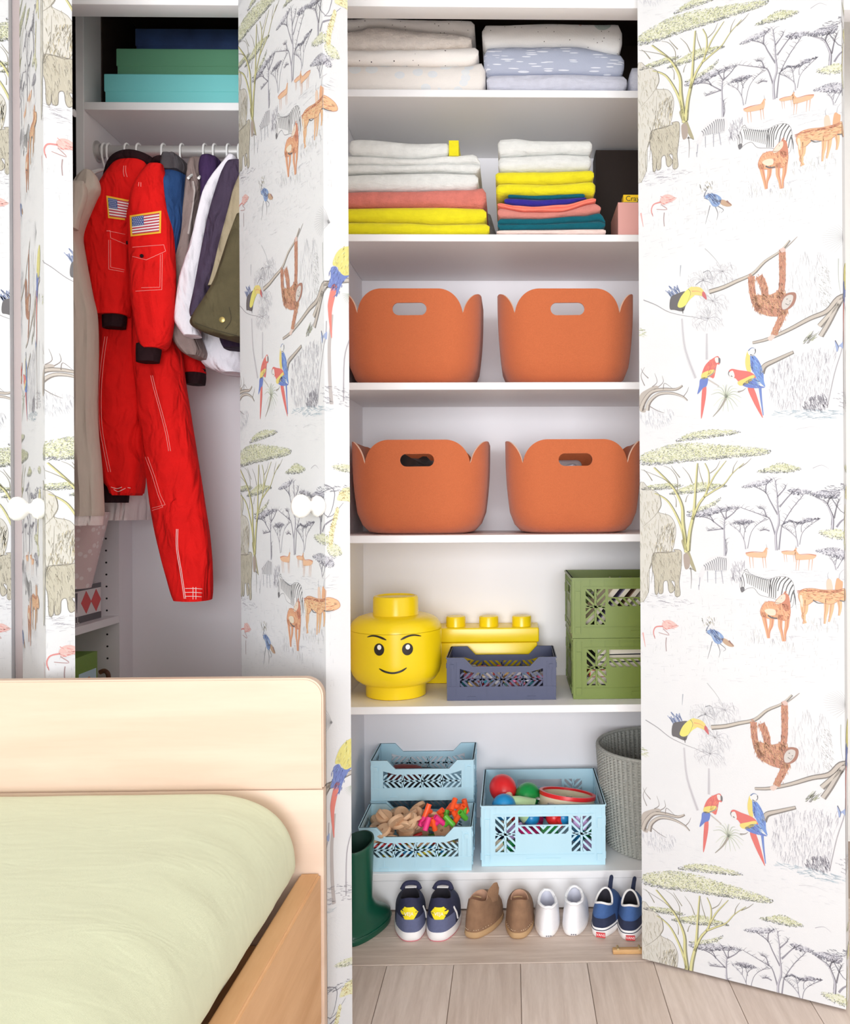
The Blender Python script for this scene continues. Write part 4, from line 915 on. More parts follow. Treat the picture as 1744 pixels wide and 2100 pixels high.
def flag(parent, tube, q):
    """stars and stripes patch on the quad q (tl, tr, br, bl)"""
    def bl(u, v):
        a = [(q[0][i] * (1-u) + q[1][i] * u) * (1-v) + (q[3][i] * (1-u) + q[2][i] * u) * v for i in (0, 1)]; return a
    def sheet(u0, u1, v0, v1, off, n=6, m=3):
        vs = [tube.front(*bl(u0 + (u1-u0)*i/n, v0 + (v1-v0)*j/m), off) for j in range(m+1) for i in range(n+1)]
        fs = [(j*(n+1)+i, j*(n+1)+i+1, (j+1)*(n+1)+i+1, (j+1)*(n+1)+i) for j in range(m) for i in range(n)]
        return vs, fs
    mb = MB(); mb.add(*sheet(0, 1, 0, 1, 0.0022)); pat = obj('flag_patch', mb, M_fy, parent, label='stars and stripes flag patch with a gold border')
    b = 0.06; mw = MB(); mw.add(*sheet(b, 1-b, b*1.4, 1-b*1.4, 0.0027)); obj('patch_field', mw, M_fw, pat)
    mr = MB(); H0, H1 = b*1.4, 1-b*1.4
    for k in range(0, 13, 2): mr.add(*sheet(b, 1-b, H0 + (H1-H0)*k/13, H0 + (H1-H0)*(k+1)/13, 0.0032, 6, 1))
    obj('patch_stripes', mr, M_fr, pat)
    mc = MB(); mc.add(*sheet(b, 0.44, H0, H0 + (H1-H0)*7/13, 0.0037)); obj('patch_canton', mc, M_fb, pat)
    ms = MB()
    for r in range(5):
        for c in range(6 - r % 2):
            u = b + 0.03 + (0.44-b-0.05) * (c + 0.5 * (r % 2)) / 5.6; v = H0 + 0.045 + (H1-H0) * 7/13 * r / 5.4; ms.add(*sheet(u, u + 0.022, v, v + 0.03, 0.0042, 1, 1))
    obj('patch_stars', ms, M_fw, pat)
def button(parent, tube, px, py, M, r=0.0045):
    p = tube.front(px, py, 0.001); mb = MB(); mb.lathe([(r, 0), (r, 0.002), (r * .7, 0.003)], lambda x, y, z: (p.x + x, p.y - z, p.z + y), 14); obj('button', mb, M, parent)
ZHOOK = ZR
def hanger(px, label_n, Yend=0.15, drop=0.075, lean=0.0):
    x = P(px, 311, YR).x
    t = thing('clothes_hanger', label_n, 'hanger', (x, YR, ZR - 0.03), 0, 'white hangers on the rail')
    pts = []
    for k in range(13):
        a = math.radians(205 - k * 18.5); pts.append((x + lean * 0.3, YR - 0.0195 * math.cos(a) * -1, ZR + 0.0195 * math.sin(a)))
    pts = [(x, YR - 0.0195 * math.cos(math.radians(a)), ZR + 0.0195 * math.sin(math.radians(a)) ) for a in (-20, 10, 40, 70, 90, 110, 140, 165, 180)]
    pts = [(p[0], 2*YR - p[1], p[2]) for p in pts]
    pts += [(x + lean * 0.5, YR - 0.018, ZR - 0.02), (x + lean, YR - 0.004, ZR - 0.042), (x + lean, YR, ZR - 0.055)]
    mb = MB(); mb.tube(catmull(pts, 3), 0.0026, 8); obj('hook', mb, M_hang, t)
    mb = MB(); mb.tube(catmull([(x + lean, YR - Yend, ZR - 0.055 - drop), (x + lean, YR - Yend * 0.5, ZR - 0.075), (x + lean, YR, ZR - 0.052), (x + lean, YR + Yend * 0.5, ZR - 0.075), (x + lean, YR + Yend, ZR - 0.055 - drop)], 6), 0.0034, 8); obj('arm', mb, M_hang, t)
    return t
for i, (px, what) in enumerate(((216, 'the cream dress'), (226, 'the pleated white skirt'), (262, 'the red suit with the frayed leg'), (286, 'the red suit with the long leg'), (337, 'the blue jacket'), (375, 'the taupe jacket'), (422, 'the dark purple knit'), (442, 'the white shirt'), (470, 'the charcoal jacket'), (493, 'the olive jacket'))):
    hanger(px, 'white plastic hanger carrying ' + what, 0.12, 0.06)
def garment(name, label, cat, loc):
    return thing(name, label, cat, tuple(loc), 0, 'clothes on the rail')
# cream dress
M_cr = fabric('cream_linen', C(206,194,182), 0.06, stretch=(6, 6, 1), wrinkle=0.2); M_pk = fabric('pale_pink_white', C(236,226,224), 0.05)
g = garment('dress', 'long cream dress hanging at the left end of the rail', 'dress', P(170, 1070, 0.02))
ta = Tube([(350,172,188),(366,158,200),(388,150,204),(405,148,194),(450,146,172),(480,140,163),(520,134,170),(560,130,178),(605,128,187),(645,128,196),(700,128,198),(850,128,196),(950,128,204),(1040,128,210),(1058,128,209)], -0.09, [0.03, 0.045], amp=0.14, folds=9, seed=1); obj('dress_body', ta.mesh(), M_cr, g)
tb = Tube([(1030,128,207),(1050,128,209),(1077,128,206)], -0.088, 0.045, amp=0.14, folds=9, seed=1, top=1); obj('petticoat', tb.mesh(), M_pk, g)
tc_ = Tube([(372,148,172),(400,146,178),(445,146,164),(470,146,158)], -0.135, 0.015, amp=0.12, seed=4); obj('sleeve', tc_.mesh(), M_cr, g)
g = garment('skirt', 'white pleated skirt showing below the red suits', 'skirt', P(255, 1062, 0.17))
ts = Tube([(420,225,262),(600,220,280),(900,212,296),(1000,210,300),(1066,206,298)], 0.2, [0.03, 0.1], amp=0.12, folds=16, seed=2); obj('skirt_body', ts.mesh(72), M_pk, g)
o = thing('filler', 'dark brown coat added to darken the gap left of the closet side panel', 'filler', tuple(P(147, 400, 0.15)), 0, 'clothes on the rail')  # invented dark cloth shape, put in to keep the gap dark
tfiller = Tube([(30,96,160),(200,96,162),(420,96,164),(700,98,160)], 0.16, 0.06, amp=0.1, seed=8); obj('filler_body', tfiller.mesh(), fabric('dark_brown_filler', C(58,40,38), 0.3), o)

# two red astronaut suits
g1 = garment('astronaut_suit', 'red suit with the frayed shorter leg, worn collar and flag patch half covered', 'suit', P(245, 1010, 0.03))
bodyA = Tube([(330,240,300),(380,225,320),(450,205,330),(560,196,318),(660,197,305),(740,196,302),(810,193,302),(880,196,298),(940,204,296),(985,218,294),(1000,228,292),(1012,232,290)], 0.05, [0.07, 0.05], amp=0.09, folds=4, seed=3); obj('suit_body', bodyA.mesh(), M_red, g1)
slA = Tube([(326,246,304),(345,230,310),(400,196,296),(450,173,282),(478,163,276),(520,170,274),(570,179,272),(620,189,268),(648,197,264)], -0.03, [0.045, 0.035], amp=0.05, folds=3, seed=5); obj('sleeve', slA.mesh(), M_red, g1)
cu = Tube([(640,213,259),(655,212,258),(673,213,256)], -0.03, 0.026, amp=0.05, folds=9, seed=1, top=1); obj('cuff', cu.mesh(), M_rib, g1)
co = MB(); co.tube(catmull([tuple(P(a, b, y)) for a, b, y in ((219,384,0.0),(225,348,-0.03),(240,324,-0.045),(266,317,-0.05),(296,325,-0.045),(320,342,-0.03),(326,350,0.0))], 5), [0.008]*3 + [0.0125]*26 + [0.009]*2, 10); obj('collar', co, M_rib, g1)
hm = Tube([(998,228,292),(1008,233,289),(1016,240,284)], 0.05, 0.052, amp=0.2, folds=11, seed=6, top=1); obj('frayed_hem', hm.mesh(60), M_red, g1)
bo = Tube([(975,211,262),(1010,212,261),(1031,214,259)], 0.06, 0.04, amp=0.04, seed=1, top=1); obj('boot_cuff', bo.mesh(), M_rib, g1)
flag(g1, slA, [(218,401),(268,411),(268,453),(222,447)])
rect_stitch(g1, slA, [(219,474),(226,473),(227,488),(258,501),(268,497)], M_st); rect_stitch(g1, slA, [(223,492),(223,552),(268,560)], M_st); rect_stitch(g1, slA, [(227,492),(227,548),(268,556)], M_st); rect_stitch(g1, slA, [(219,473),(268,483)], M_st)
stitch(g1, slA, [(254,340),(253,352),(255,362)], M_st); stitch(g1, slA, [(258,340),(258,352),(261,363)], M_st); button(g1, slA, 260, 498, M_rib)
for dx in (0, 5): stitch(g1, bodyA, [(215+dx,690),(208+dx,740),(203+dx,800),(204+dx,870),(212+dx,920),(222+dx,968)], M_st)
stitch(g1, hm, [(232,1003),(242,1008),(252,1004),(262,1000),(274,1003)], M_stw); stitch(g1, hm, [(228,999),(240,1002),(250,999)], M_stw)
g2 = garment('astronaut_suit', 'red suit with the long leg and the fully visible flag patch', 'suit', P(390, 1228, 0.03))
bodyB = Tube([(340,300,342),(400,290,350),(500,282,362),(600,278,364),(700,276,366),(740,277,372),(800,284,380),(860,290,390),(920,297,400),(980,304,410),(1040,312,419),(1090,321,427),(1140,333,432),(1180,344,434),(1212,353,434),(1230,360,432)], 0.03, [0.06, 0.045], amp=0.09, folds=4, seed=7); obj('suit_body', bodyB.mesh(), M_red, g2)
slB = Tube([(338,306,334),(360,290,338),(400,272,342),(450,266,350),(500,266,356),(560,268,359),(610,271,358),(650,277,356),(690,284,351),(708,290,345),(716,300,336)], -0.075, [0.04, 0.034], amp=0.05, folds=3, seed=9); obj('sleeve', slB.mesh(), M_red, g2)
cu = Tube([(706,282,330),(722,281,329),(743,282,325)], -0.075, 0.026, amp=0.05, folds=9, seed=2, top=1); obj('cuff', cu.mesh(), M_rib, g2)
bs = Tube([(600,340,365),(680,348,378),(720,355,398),(745,364,416),(766,374,421)], 0.13, 0.035, amp=0.06, seed=3); obj('sleeve', bs.mesh(), M_redshade, g2, label='other sleeve, in shade behind the leg')
cu = Tube([(757,378,420),(775,382,421),(789,384,419)], 0.13, 0.028, amp=0.05, folds=9, seed=4, top=1); obj('cuff', cu.mesh(), M_rib, g2)
co = MB(); co.tube(catmull([tuple(P(a, b, y)) for a, b, y in ((310,345,-0.02),(318,330,-0.05),(330,326,-0.055),(344,330,-0.045),(350,342,-0.02))], 5), 0.009, 10); obj('collar', co, M_rib, g2)
flag(g2, slB, [(266,442),(331,432),(330,478),(268,485)])
rect_stitch(g2, slB, [(272,507),(336,502),(340,515),(300,533),(272,526)], M_st); rect_stitch(g2, slB, [(333,520),(332,594),(278,597)], M_st); rect_stitch(g2, slB, [(329,522),(328,589),(290,590)], M_st); button(g2, slB, 291, 525, M_rib)
stitch(g2, slB, [(285,374),(284,382)], M_st); stitch(g2, slB, [(289,374),(289,383)], M_st)
for dx in (0, 4): stitch(g2, bodyB, [(309+dx,770),(316+dx,800),(330+dx,850),(340+dx,890),(346+dx,925)], M_st)
for dx in (0, 5): rect_stitch(g2, bodyB, [(298+dx,937),(312+dx,975),(324+dx,1015),(334+dx,1040-dx),(312,1047-dx)], M_st)
for dx in (0, 3): stitch(g2, bodyB, [(362+dx,1085),(362+dx,1125),(370+dx,1175),(378+dx,1228)], M_stw)
for yy in (1208, 1216, 1224): stitch(g2, bodyB, [(380,yy-1),(400,yy-1),(428,yy+1)], M_stw)
for xx in (396, 402): stitch(g2, bodyB, [(xx,1204),(xx,1229)], M_stw)
stitch(g2, bodyB, [(361,1022),(352,1030),(348,1050)], M_redshade, 0.0014)
# jackets and shirts to the right
g = garment('jacket', 'blue padded jacket with a grey hood next to the red suits', 'jacket', P(360, 590, 0.0))
tj = Tube([(345,334,384),(380,332,386),(420,336,385),(460,345,384),(500,350,378),(540,352,370),(600,352,366),(660,350,364)], -0.01, [0.075, 0.06], amp=0.1, seed=2); obj('jacket_body', tj.mesh(), fabric('blue_nylon', C(50,84,138), 0.2), g)
th = Tube([(327,350,374),(334,342,382),(348,338,388),(362,342,386)], -0.015, 0.06, amp=0.1, seed=6); obj('hood', th.mesh(), fabric('grey_hood', C(84,80,84), 0.2), g)
tl = Tube([(398,328,338),(430,333,346),(470,338,350),(520,346,356)], -0.05, 0.02, amp=0.1, seed=6); obj('sleeve', tl.mesh(), fabric('slate', C(92,88,104), 0.2), g)
g = garment('jacket', 'taupe jacket hanging between the blue jacket and the purple knit', 'jacket', P(385, 735, 0.0))
tj = Tube([(328,398,418),(345,390,422),(400,388,420),(450,384,414),(500,373,406),(560,361,400),(620,358,392),(670,356,398),(700,360,412),(722,376,420),(734,394,416)], 0.02, [0.06, 0.055], amp=0.1, seed=5); obj('jacket_body', tj.mesh(), fabric('taupe_cotton', C(150,132,128), 0.15), g)
tp = MB(); tp.tube([tj.front(396, 372, .002), tj.front(399, 392, .002), tj.front(394, 430, .002), tj.front(386, 480, .002)], 0.0035, 6); obj('piping', tp, fabric('pale_piping', C(196,184,180)), g)
g = garment('cardigan', 'dark purple knit with a round shoulder between taupe jacket and white shirt', 'cardigan', P(430, 450, 0.0))
tj = Tube([(324,424,446),(332,417,453),(350,413,456),(375,416,452),(410,418,446),(460,410,436),(520,400,424)], 0.0, 0.05, amp=0.06, seed=3); obj('knit_body', tj.mesh(), fabric('purple_knit', C(66,46,84), 0.2), g)
g = garment('shirt', 'white shirt with a slanting front edge hanging before the charcoal jacket', 'shirt', P(400, 688, 0.0))
M_ws = fabric('white_poplin', C(236,232,240), 0.04)
tj = Tube([(318,468,478),(332,462,484),(389,424,450),(445,408,434),(489,397,426),(556,375,413),(587,368,408),(640,361,402),(664,362,402),(690,380,412)], -0.05, [0.03, 0.028], amp=0.08, folds=3, seed=2); obj('shirt_body', tj.mesh(), M_ws, g)
tj = Tube([(560,420,500),(690,416,505),(730,412,505),(752,424,505),(768,460,505)], 0.09, 0.05, amp=0.06, folds=4, seed=2); obj('shirt_tail', tj.mesh(), M_ws, g)
g = garment('jacket', 'charcoal purple jacket between white shirt and olive jacket', 'jacket', P(440, 640, 0.0))
tj = Tube([(333,474,500),(345,466,510),(400,446,505),(450,432,490),(500,422,476),(556,412,456),(600,404,444),(640,397,430),(655,400,420)], -0.06, 0.05, amp=0.07, seed=8); obj('jacket_body', tj.mesh(), fabric('charcoal_purple', C(74,62,82), 0.15), g)
tj = Tube([(600,440,510),(690,452,510),(716,462,510)], 0.02, 0.04, amp=0.07, seed=8); obj('jacket_lining', tj.mesh(), fabric('charcoal_dark', C(50,36,56), 0.15), g)
g = garment('jacket', 'olive green field jacket with a brass button and beige lining', 'jacket', P(455, 690, -0.1))
tj = Tube([(352,492,520),(400,478,520),(450,465,515),(500,452,500),(560,438,480),(590,430,455)], -0.085, 0.03, amp=0.05, seed=1); obj('lining', tj.mesh(), fabric('beige_lining', C(172,158,132), 0.1), g)
tjo = Tube([(440,486,530),(480,474,530),(530,458,532),(580,440,532),(620,416,532),(650,396,532),(668,394,532),(684,424,532),(697,470,532)], -0.115, [0.04, 0.05], amp=0.08, folds=4, seed=4); obj('jacket_body', tjo.mesh(), fabric('olive_cotton', C(92,84,62), 0.2), g)
stitch(g, tjo, [(400,662),(440,676),(492,690)], mat('olive_stitch', C(64,58,42), .8), 0.0009); stitch(g, tjo, [(470,630),(474,656),(462,674)], MATS['olive_stitch'], 0.0009)
button(g, tjo, 456, 656, mat('brass', C(180,160,100), 0.35, metal=0.7), 0.007)
# ------------------------------------------------------------------ felt baskets
M_felt = mat('terracotta_felt', C(196,107,68), 0.95, 0.10, 420, 0.35, 700, spec=0.08, sheen=0.25); M_edge = mat('felt_cut_edge', C(236,198,176), 0.95, spec=0.1)
M_lin = mat('terracotta_felt_inside', C(186,96,56), 0.95, 0.1, 90, spec=0.05)
def basket_mesh(Wt, Wb, Dt, Db, H):
    N = 420; rows = 18; rc = 0.092; rings = []
    def outline(f, hx, hy, r):                     # rounded rectangle by arc length, starting at the middle of the front, counter-clockwise
        sx, sy = hx - r, hy - r; q = math.pi * r / 2; L = 4 * (sx + sy) + 4 * q; d = f * L
        segs = [('l', (0, -hy), (1, 0), sx), ('a', (sx, -sy), -90, q), ('l', (hx, -sy), (0, 1), 2*sy), ('a', (sx, sy), 0, q), ('l', (sx, hy), (-1, 0), 2*sx), ('a', (-sx, sy), 90, q), ('l', (-hx, sy), (0, -1), 2*sy), ('a', (-sx, -sy), 180, q), ('l', (-sx, -hy), (1, 0), sx)]
        for sgm in segs:
            if d <= sgm[3] + 1e-9:
                if sgm[0] == 'l': return (sgm[1][0] + sgm[2][0]*d, sgm[1][1] + sgm[2][1]*d)
                a = math.radians(sgm[2] + 90 * d / q); return (sgm[1][0] + r*math.cos(a), sgm[1][1] + r*math.sin(a))
            d -= sgm[3]
        return (0, -hy)
    def topz(f):                                   # height of the rim: panels with round shoulders, a notch at each corner
        hx, hy = Wt/2, Dt/2; r = rc; sx, sy = hx - r, hy - r; q = math.pi*r/2; L = 4*(sx+sy) + 4*q; d = (f % 1.0) * L
        kk = 0.34; cs = [sx + q*kk, sx + q + 2*sy + q*(1-kk), 3*sx + 2*q + 2*sy + q*kk, 3*sx + 3*q + 4*sy + q*(1-kk)]
        e0 = e = min(min(abs(d - c), L - abs(d - c)) for c in cs)
        R = 0.068; e = min(e, R)
        front = (d < cs[0] or d > cs[3] or cs[1] < d < cs[2])
        dep = 0.073
        if not front: R = 0.07; e = min(e0, R)
        return H - dep * (1 - math.sqrt(max(0, 1 - (1 - e / R) ** 2)))
    fs_ = []
    # columns denser near the corners is not needed: N is high
    for i in range(rows + 1):
        g = i / rows; ring = []
        for j in range(N):
            f = j / N; tz = topz(f)
            if i == 0: s, z = 0.72, 0.0
            elif i == 1: s, z = 0.87, 0.006
            elif i == 2: s, z = 0.955, 0.024
            elif i == 3: s, z = 1.0, 0.055
            else: s, z = 1.0, 0.055 + (tz - 0.055) * ((i - 3) / (rows - 3))
            k = z / H; bulge = 0.006 * math.sin(math.pi * min(k, 1))
            x, y = outline(f, (Wb + (Wt - Wb) * k) / 2 + bulge, (Db + (Dt - Db) * k) / 2 + bulge, rc)
            ring.append((x * s, y * s, z))
        rings.append(ring)
    mb = MB(); mb.rings(rings, True, True, False); return mb
def make_basket(label, pxc, Yc, Wt, Wb, D, H, z, rz=0.0):
    t = thing('felt_basket', label, 'basket', (P(pxc, 1035, Yc).x, Yc, z), rz, 'felt baskets on the shelves')
    global BASK
    key = (Wt, H)
    if key not in BASK:
        me = basket_mesh(Wt, Wb, D, D * 0.9, H).mesh('basket_shell'); me.materials.append(M_felt); me.materials.append(M_edge)
        o = bpy.data.objects.new('tmp', me); COL.objects.link(o)
        so = o.modifiers.new('s', 'SOLIDIFY'); so.thickness = 0.005; so.offset = -1; so.use_rim = True; so.material_offset_rim = 1
        cm_ = MB(); a, b = 0.044, 0.0165; poly = []
        for k in range(24):
            q = 2*math.pi*k/24; poly.append((math.copysign(a - b, math.cos(q)) + b*math.cos(q), H - 0.053 + b*math.sin(q)))
        cm_.prism(poly, lambda u, v, tt: (u, tt, v), -1, 1); cme = cm_.mesh('c'); co = bpy.data.objects.new('cut', cme); COL.objects.link(co)
        bmx = bmesh.new(); bmx.from_mesh(cme); bmesh.ops.recalc_face_normals(bmx, faces=bmx.faces); bmx.to_mesh(cme); bmx.free()
        bo = o.modifiers.new('b', 'BOOLEAN'); bo.operation = 'DIFFERENCE'; bo.object = co; bo.solver = 'EXACT'
        dg = bpy.context.evaluated_depsgraph_get(); dg.update()
        m2 = bpy.data.meshes.new_from_object(o.evaluated_get(dg)); bpy.data.objects.remove(o, do_unlink=True); bpy.data.objects.remove(co, do_unlink=True)
        BASK[key] = m2
    obj('basket_shell', BASK[key].copy() if False else BASK[key], [M_felt, M_edge], t, 40, local=True); return t
BASK = {}
for (lab, pxc, yb, row, rz, wt) in (('terracotta felt basket under the stack with the white rolled towel', 857, 779, 2, 0.0, 0.366),
                              ('terracotta felt basket under the stack with the dark teal towel', 1158, 779, 2, 0.0, 0.366),
                              ('terracotta felt basket with black straps inside above the yellow head container', 870, 1094, 3, 0.0, 0.366),
                              ('terracotta felt basket above the green crates', 1172, 1094, 3, 0.0, 0.366)):
    make_basket(lab, pxc, 0.19, wt, 0.325, 0.335, 0.246, SHELF[row] + 0.0004, rz)
def blob(name, label, cat, M, c, rx, ry, rz, seed, group=None):
    mb = MB(); mb.sphere(c, rx, ry, rz, 20); mb.v = [tuple(Vector(v) + (Vector(v) - Vector(c)) * 0.35 * noise.noise(Vector(v) * 22 + Vector((seed, 0, 0)))) for v in mb.v]
    o = obj(name, mb, M); tag(o, label, cat, group); return o
bx = P(870, 1000, 0.19).x; bz = SHELF[3]
blob('bag', 'black and white bag bundled inside the basket above the yellow head', 'bag', mat('black_webbing', C(30,27,28), 0.8, 0.4, 40, col2=C(60,40,36)), (bx - 0.02, 0.2, bz + 0.12), 0.11, 0.10, 0.085, 3)
mb = MB(); mb.tube(catmull([(bx + 0.12, 0.1, bz + 0.10), (bx + 0.125, 0.12, bz + 0.17), (bx + 0.118, 0.16, bz + 0.205), (bx + 0.10, 0.19, bz + 0.21), (bx + 0.09, 0.2, bz + 0.12)], 6), 0.007, 8)
o = obj('strap', mb, MATS['black_webbing']); tag(o, 'black strap sticking up in the corner of the basket with the bag', 'strap')
blob('cloth', 'white cloth lying inside the basket above the green crates', 'cloth', M_lilac_ if False else MATS['pale_lilac_grey'], (P(1172,1000,.19).x, 0.2, SHELF[3] + 0.11), 0.12, 0.11, 0.08, 9)
bx = P(857, 700, 0.19).x
blob('cloth', 'grey cloth lying inside the basket under the white rolled towel', 'cloth', MATS['pale_lilac_grey'], (bx, 0.2, SHELF[2] + 0.10), 0.12, 0.11, 0.082, 5)
mb = MB(); mb.tube(catmull([(bx - 0.06, 0.08, SHELF[2] + 0.181), (bx, 0.085, SHELF[2] + 0.187), (bx + 0.06, 0.09, SHELF[2] + 0.184)], 5), 0.002, 6); mb.tube(catmull([(bx - 0.055, 0.09, SHELF[2] + 0.186), (bx + 0.02, 0.095, SHELF[2] + 0.192), (bx + 0.065, 0.1, SHELF[2] + 0.188)], 5), 0.002, 6)
o = obj('cord', mb, M_black); tag(o, 'thin black cord across the grey cloth in the basket', 'cord')

# ------------------------------------------------------------------ folding crates
def clip2(poly, x0, x1, y0, y1): return clip(poly, x0, x1, y0, y1)
def hatch_cell(mb, fn, x0, x1, y0, y1, sg, bar, gapw, t0, t1, ph=0.0):
    st = (bar + gapw) * 1.414; d = bar * 1.414; w_, h_ = x1 - x0, y1 - y0
    k = -int((w_ + h_) / st) - 2; 
    while k * st < w_ + h_ + st:
        a = x0 + k * st + ph
        if sg > 0: q = [(a, y0), (a + d, y0), (a + d + h_, y1), (a + h_, y1)]
        else: q = [(a, y0), (a + d, y0), (a + d - h_, y1), (a - h_, y1)]
        c = clip2(q, x0, x1, y0, y1)
        if c and len(c) >= 3: mb.prism(c, fn, t0, t1)
        k += 1
def mini_wall(mb, fn, W, H, t=0.003, dip=True):
    hw = W / 2; pw = 0.034; tr = 0.016; dp = 0.024 if dip else 0.0; c0 = 0.045; c1 = 0.068
    R = lambda x0, x1, y0, y1, a=0, b=t: mb.prism([(x0,y0),(x1,y0),(x1,y1),(x0,y1)], fn, a, b)
    R(-hw, hw, 0, 0.030); R(-hw, hw, 0.030, 0.036, -0.001, t)
    R(-hw, -hw + pw, 0.036, H - 0.03); R(hw - pw, hw, 0.036, H - 0.03)
    yt = H - dp
    if dip:
        mb.prism([(-hw, H-0.03), (-hw+pw, H-0.03), (-hw+pw, yt-tr), (hw-pw, yt-tr), (hw-pw, H-0.03), (hw, H-0.03), (hw, H), (hw-c0, H), (hw-c1, yt), (-hw+c1, yt), (-hw+c0, H), (-hw, H)] if yt - tr > H - 0.03 else
                 [(-hw, H-0.03), (-hw+pw, H-0.03), (-hw+c1, yt-tr), (hw-c1, yt-tr), (hw-pw, H-0.03), (hw, H-0.03), (hw, H), (hw-c0, H), (hw-c1, yt), (-hw+c1, yt), (-hw+c0, H), (-hw, H)], fn, 0, t)
        mb.prism([(-hw, H-0.004), (-hw+c0-0.002, H-0.004), (-hw+c1-0.002, yt-0.004), (hw-c1+0.002, yt-0.004), (hw-c0+0.002, H-0.004), (hw, H-0.004), (hw, H), (hw-c0, H), (hw-c1, yt), (-hw+c1, yt), (-hw+c0, H), (-hw, H)], fn, -0.0025, t + 0.001)
    else: R(-hw, hw, H - 0.03, H); R(-hw, hw, H-0.004, H, -0.0025, t + 0.001)
    y0, y1 = 0.036, yt - tr; x0, x1 = -hw + pw, hw - pw; cw = (x1 - x0) / 4; ch = (y1 - y0) / 2
    for j in (0, 1):
        for i in range(4):
            hatch_cell(mb, fn, x0 + cw*i + 0.001, x0 + cw*(i+1) - 0.001, y0 + ch*j, y0 + ch*(j+1), 1 if (i + j) % 2 else -1, 0.0052, 0.0062, 0, t, 0.003)
    for i in range(1, 4): R(x0 + cw*i - 0.003, x0 + cw*i + 0.003, y0, y1)
    R(x0, x1, y0 + ch - 0.0022, y0 + ch + 0.0022)
    for s in (-1, 1):
        for xx in (hw - 0.010, hw - 0.024): R(s*xx - 0.001, s*xx + 0.001, 0.036, H - 0.012, -0.0016, 0)
        R(s*hw*0.55 - 0.011, s*hw*0.55 + 0.011, 0.002, 0.010, -0.002, 0); R(s*(hw-0.013) - 0.005, s*(hw-0.013) + 0.005, H - 0.03, H - 0.018, -0.003, 0)
    for i in range(-3, 4): R(i*hw*0.28 - 0.0008, i*hw*0.28 + 0.0008, 0.010, 0.030, -0.0012, 0)
def midi_wall(mb, fn, W, H, t=0.003, cw=0.052):
    hw = W / 2; pw = 0.036
    R = lambda x0, x1, y0, y1, a=0, b=t: mb.prism([(x0,y0),(x1,y0),(x1,y1),(x0,y1)], fn, a, b)
    yb, yt = 0.036, H - 0.030
    R(-hw, hw, 0, yb); R(-hw, hw, yt, H); R(-hw, -hw + pw, yb, yt); R(hw - pw, hw, yb, yt); R(-hw, hw, H - 0.005, H, -0.003, t + 0.001)
    xa, xb = -hw + pw + cw, hw - pw - cw; yh = yt - 0.022
    R(xa, xa + 0.008, yb, yt); R(xb - 0.008, xb, yb, yt)
    R(xa + 0.008, xb - 0.008, yb, yh - 0.024); R(xa + 0.008, xb - 0.008, yh - 0.003, yh)
    mid = (xa + xb) / 2
    hatch_cell(mb, fn, xa + 0.008, mid, yh - 0.024, yh - 0.003, -1, 0.0055, 0.008, 0, t); hatch_cell(mb, fn, mid, xb - 0.008, yh - 0.024, yh - 0.003, 1, 0.0055, 0.008, 0, t)
    for (x0, x1) in ((-hw + pw, xa), (xb, hw - pw)):
        ym = (yb + yt) / 2; xm = (x0 + x1) / 2
        for (a, b, sl, sr) in ((yb, ym, 1, -1), (ym, yt, -1, 1)):
            hatch_cell(mb, fn, x0, xm - 0.002, a, b, sl, 0.0052, 0.0082, 0, t, 0.004); hatch_cell(mb, fn, xm + 0.002, x1, a, b, sr, 0.0052, 0.0082, 0, t, 0.004)
        R(xm - 0.003, xm + 0.003, yb, yt); R(x0, x1, ym - 0.003, ym + 0.003)
    for s in (-1, 1):
        for xx in (hw - 0.008, hw - 0.024): R(s*xx - 0.0012, s*xx + 0.0012, 0.012, H - 0.01, -0.0018, 0)
        R(s*(hw - 0.015) - 0.006, s*(hw - 0.015) + 0.006, H*0.62, H*0.78, -0.003, 0); R(s*(hw - 0.015) - 0.007, s*(hw - 0.015) + 0.007, 0.012, 0.03, -0.003, 0)
    R(-hw + 0.03, hw - 0.03, 0.028, 0.030, -0.0016, 0); R(-hw + 0.03, hw - 0.03, H - 0.024, H - 0.0225, -0.0016, 0)
    for i in range(-4, 5): R(i*hw*0.19 - 0.001, i*hw*0.19 + 0.001, H - 0.022, H - 0.006, -0.0014, 0)
    R(-0.045, 0.045, 0.010, 0.020, -0.002, 0)
CR = {}
def crate(label, kind, W, D, H, M, loc, rz=0.0, group='folding plastic crates'):
    key = (kind, W, D, H)
    if key not in CR:
        wall = mini_wall if kind == 'mini' else midi_wall; ms = {}
        a = MB(); wall(a, lambda u, v, tt: (u, -D/2 + tt, v), W, H); ms['front_wall'] = a
        a = MB(); wall(a, lambda u, v, tt: (-u, D/2 - tt, v), W, H); ms['back_wall'] = a
        for s, nm in ((-1, 'side_wall'), (1, 'side_wall')):
            a = MB()
            fn = (lambda u, v, tt, s=s: (s * (W/2 - tt), s * u, v))
            (mini_wall(a, fn, D - 0.007, H, dip=False) if kind == 'mini' else midi_wall(a, fn, D - 0.007, H, cw=0.04 if D < 0.3 else 0.05)); ms[nm + str(s)] = a
        a = MB(); a.box(-W/2 + 0.0032, W/2 - 0.0032, -D/2 + 0.0032, D/2 - 0.0032, 0.002, 0.006); ms['crate_floor'] = a
        CR[key] = {}
        for k, v in ms.items():
            me = v.mesh(k); b = bmesh.new(); b.from_mesh(me); bmesh.ops.recalc_face_normals(b, faces=b.faces); b.to_mesh(me); b.free(); CR[key][k] = me
    t = thing('folding_crate', label, 'crate', loc, rz, group)
    for k, me in CR[key].items():
        m2 = me.copy(); m2.materials.clear(); obj(k.rstrip('-1'), m2, M, t, 0, local=True)
    return t
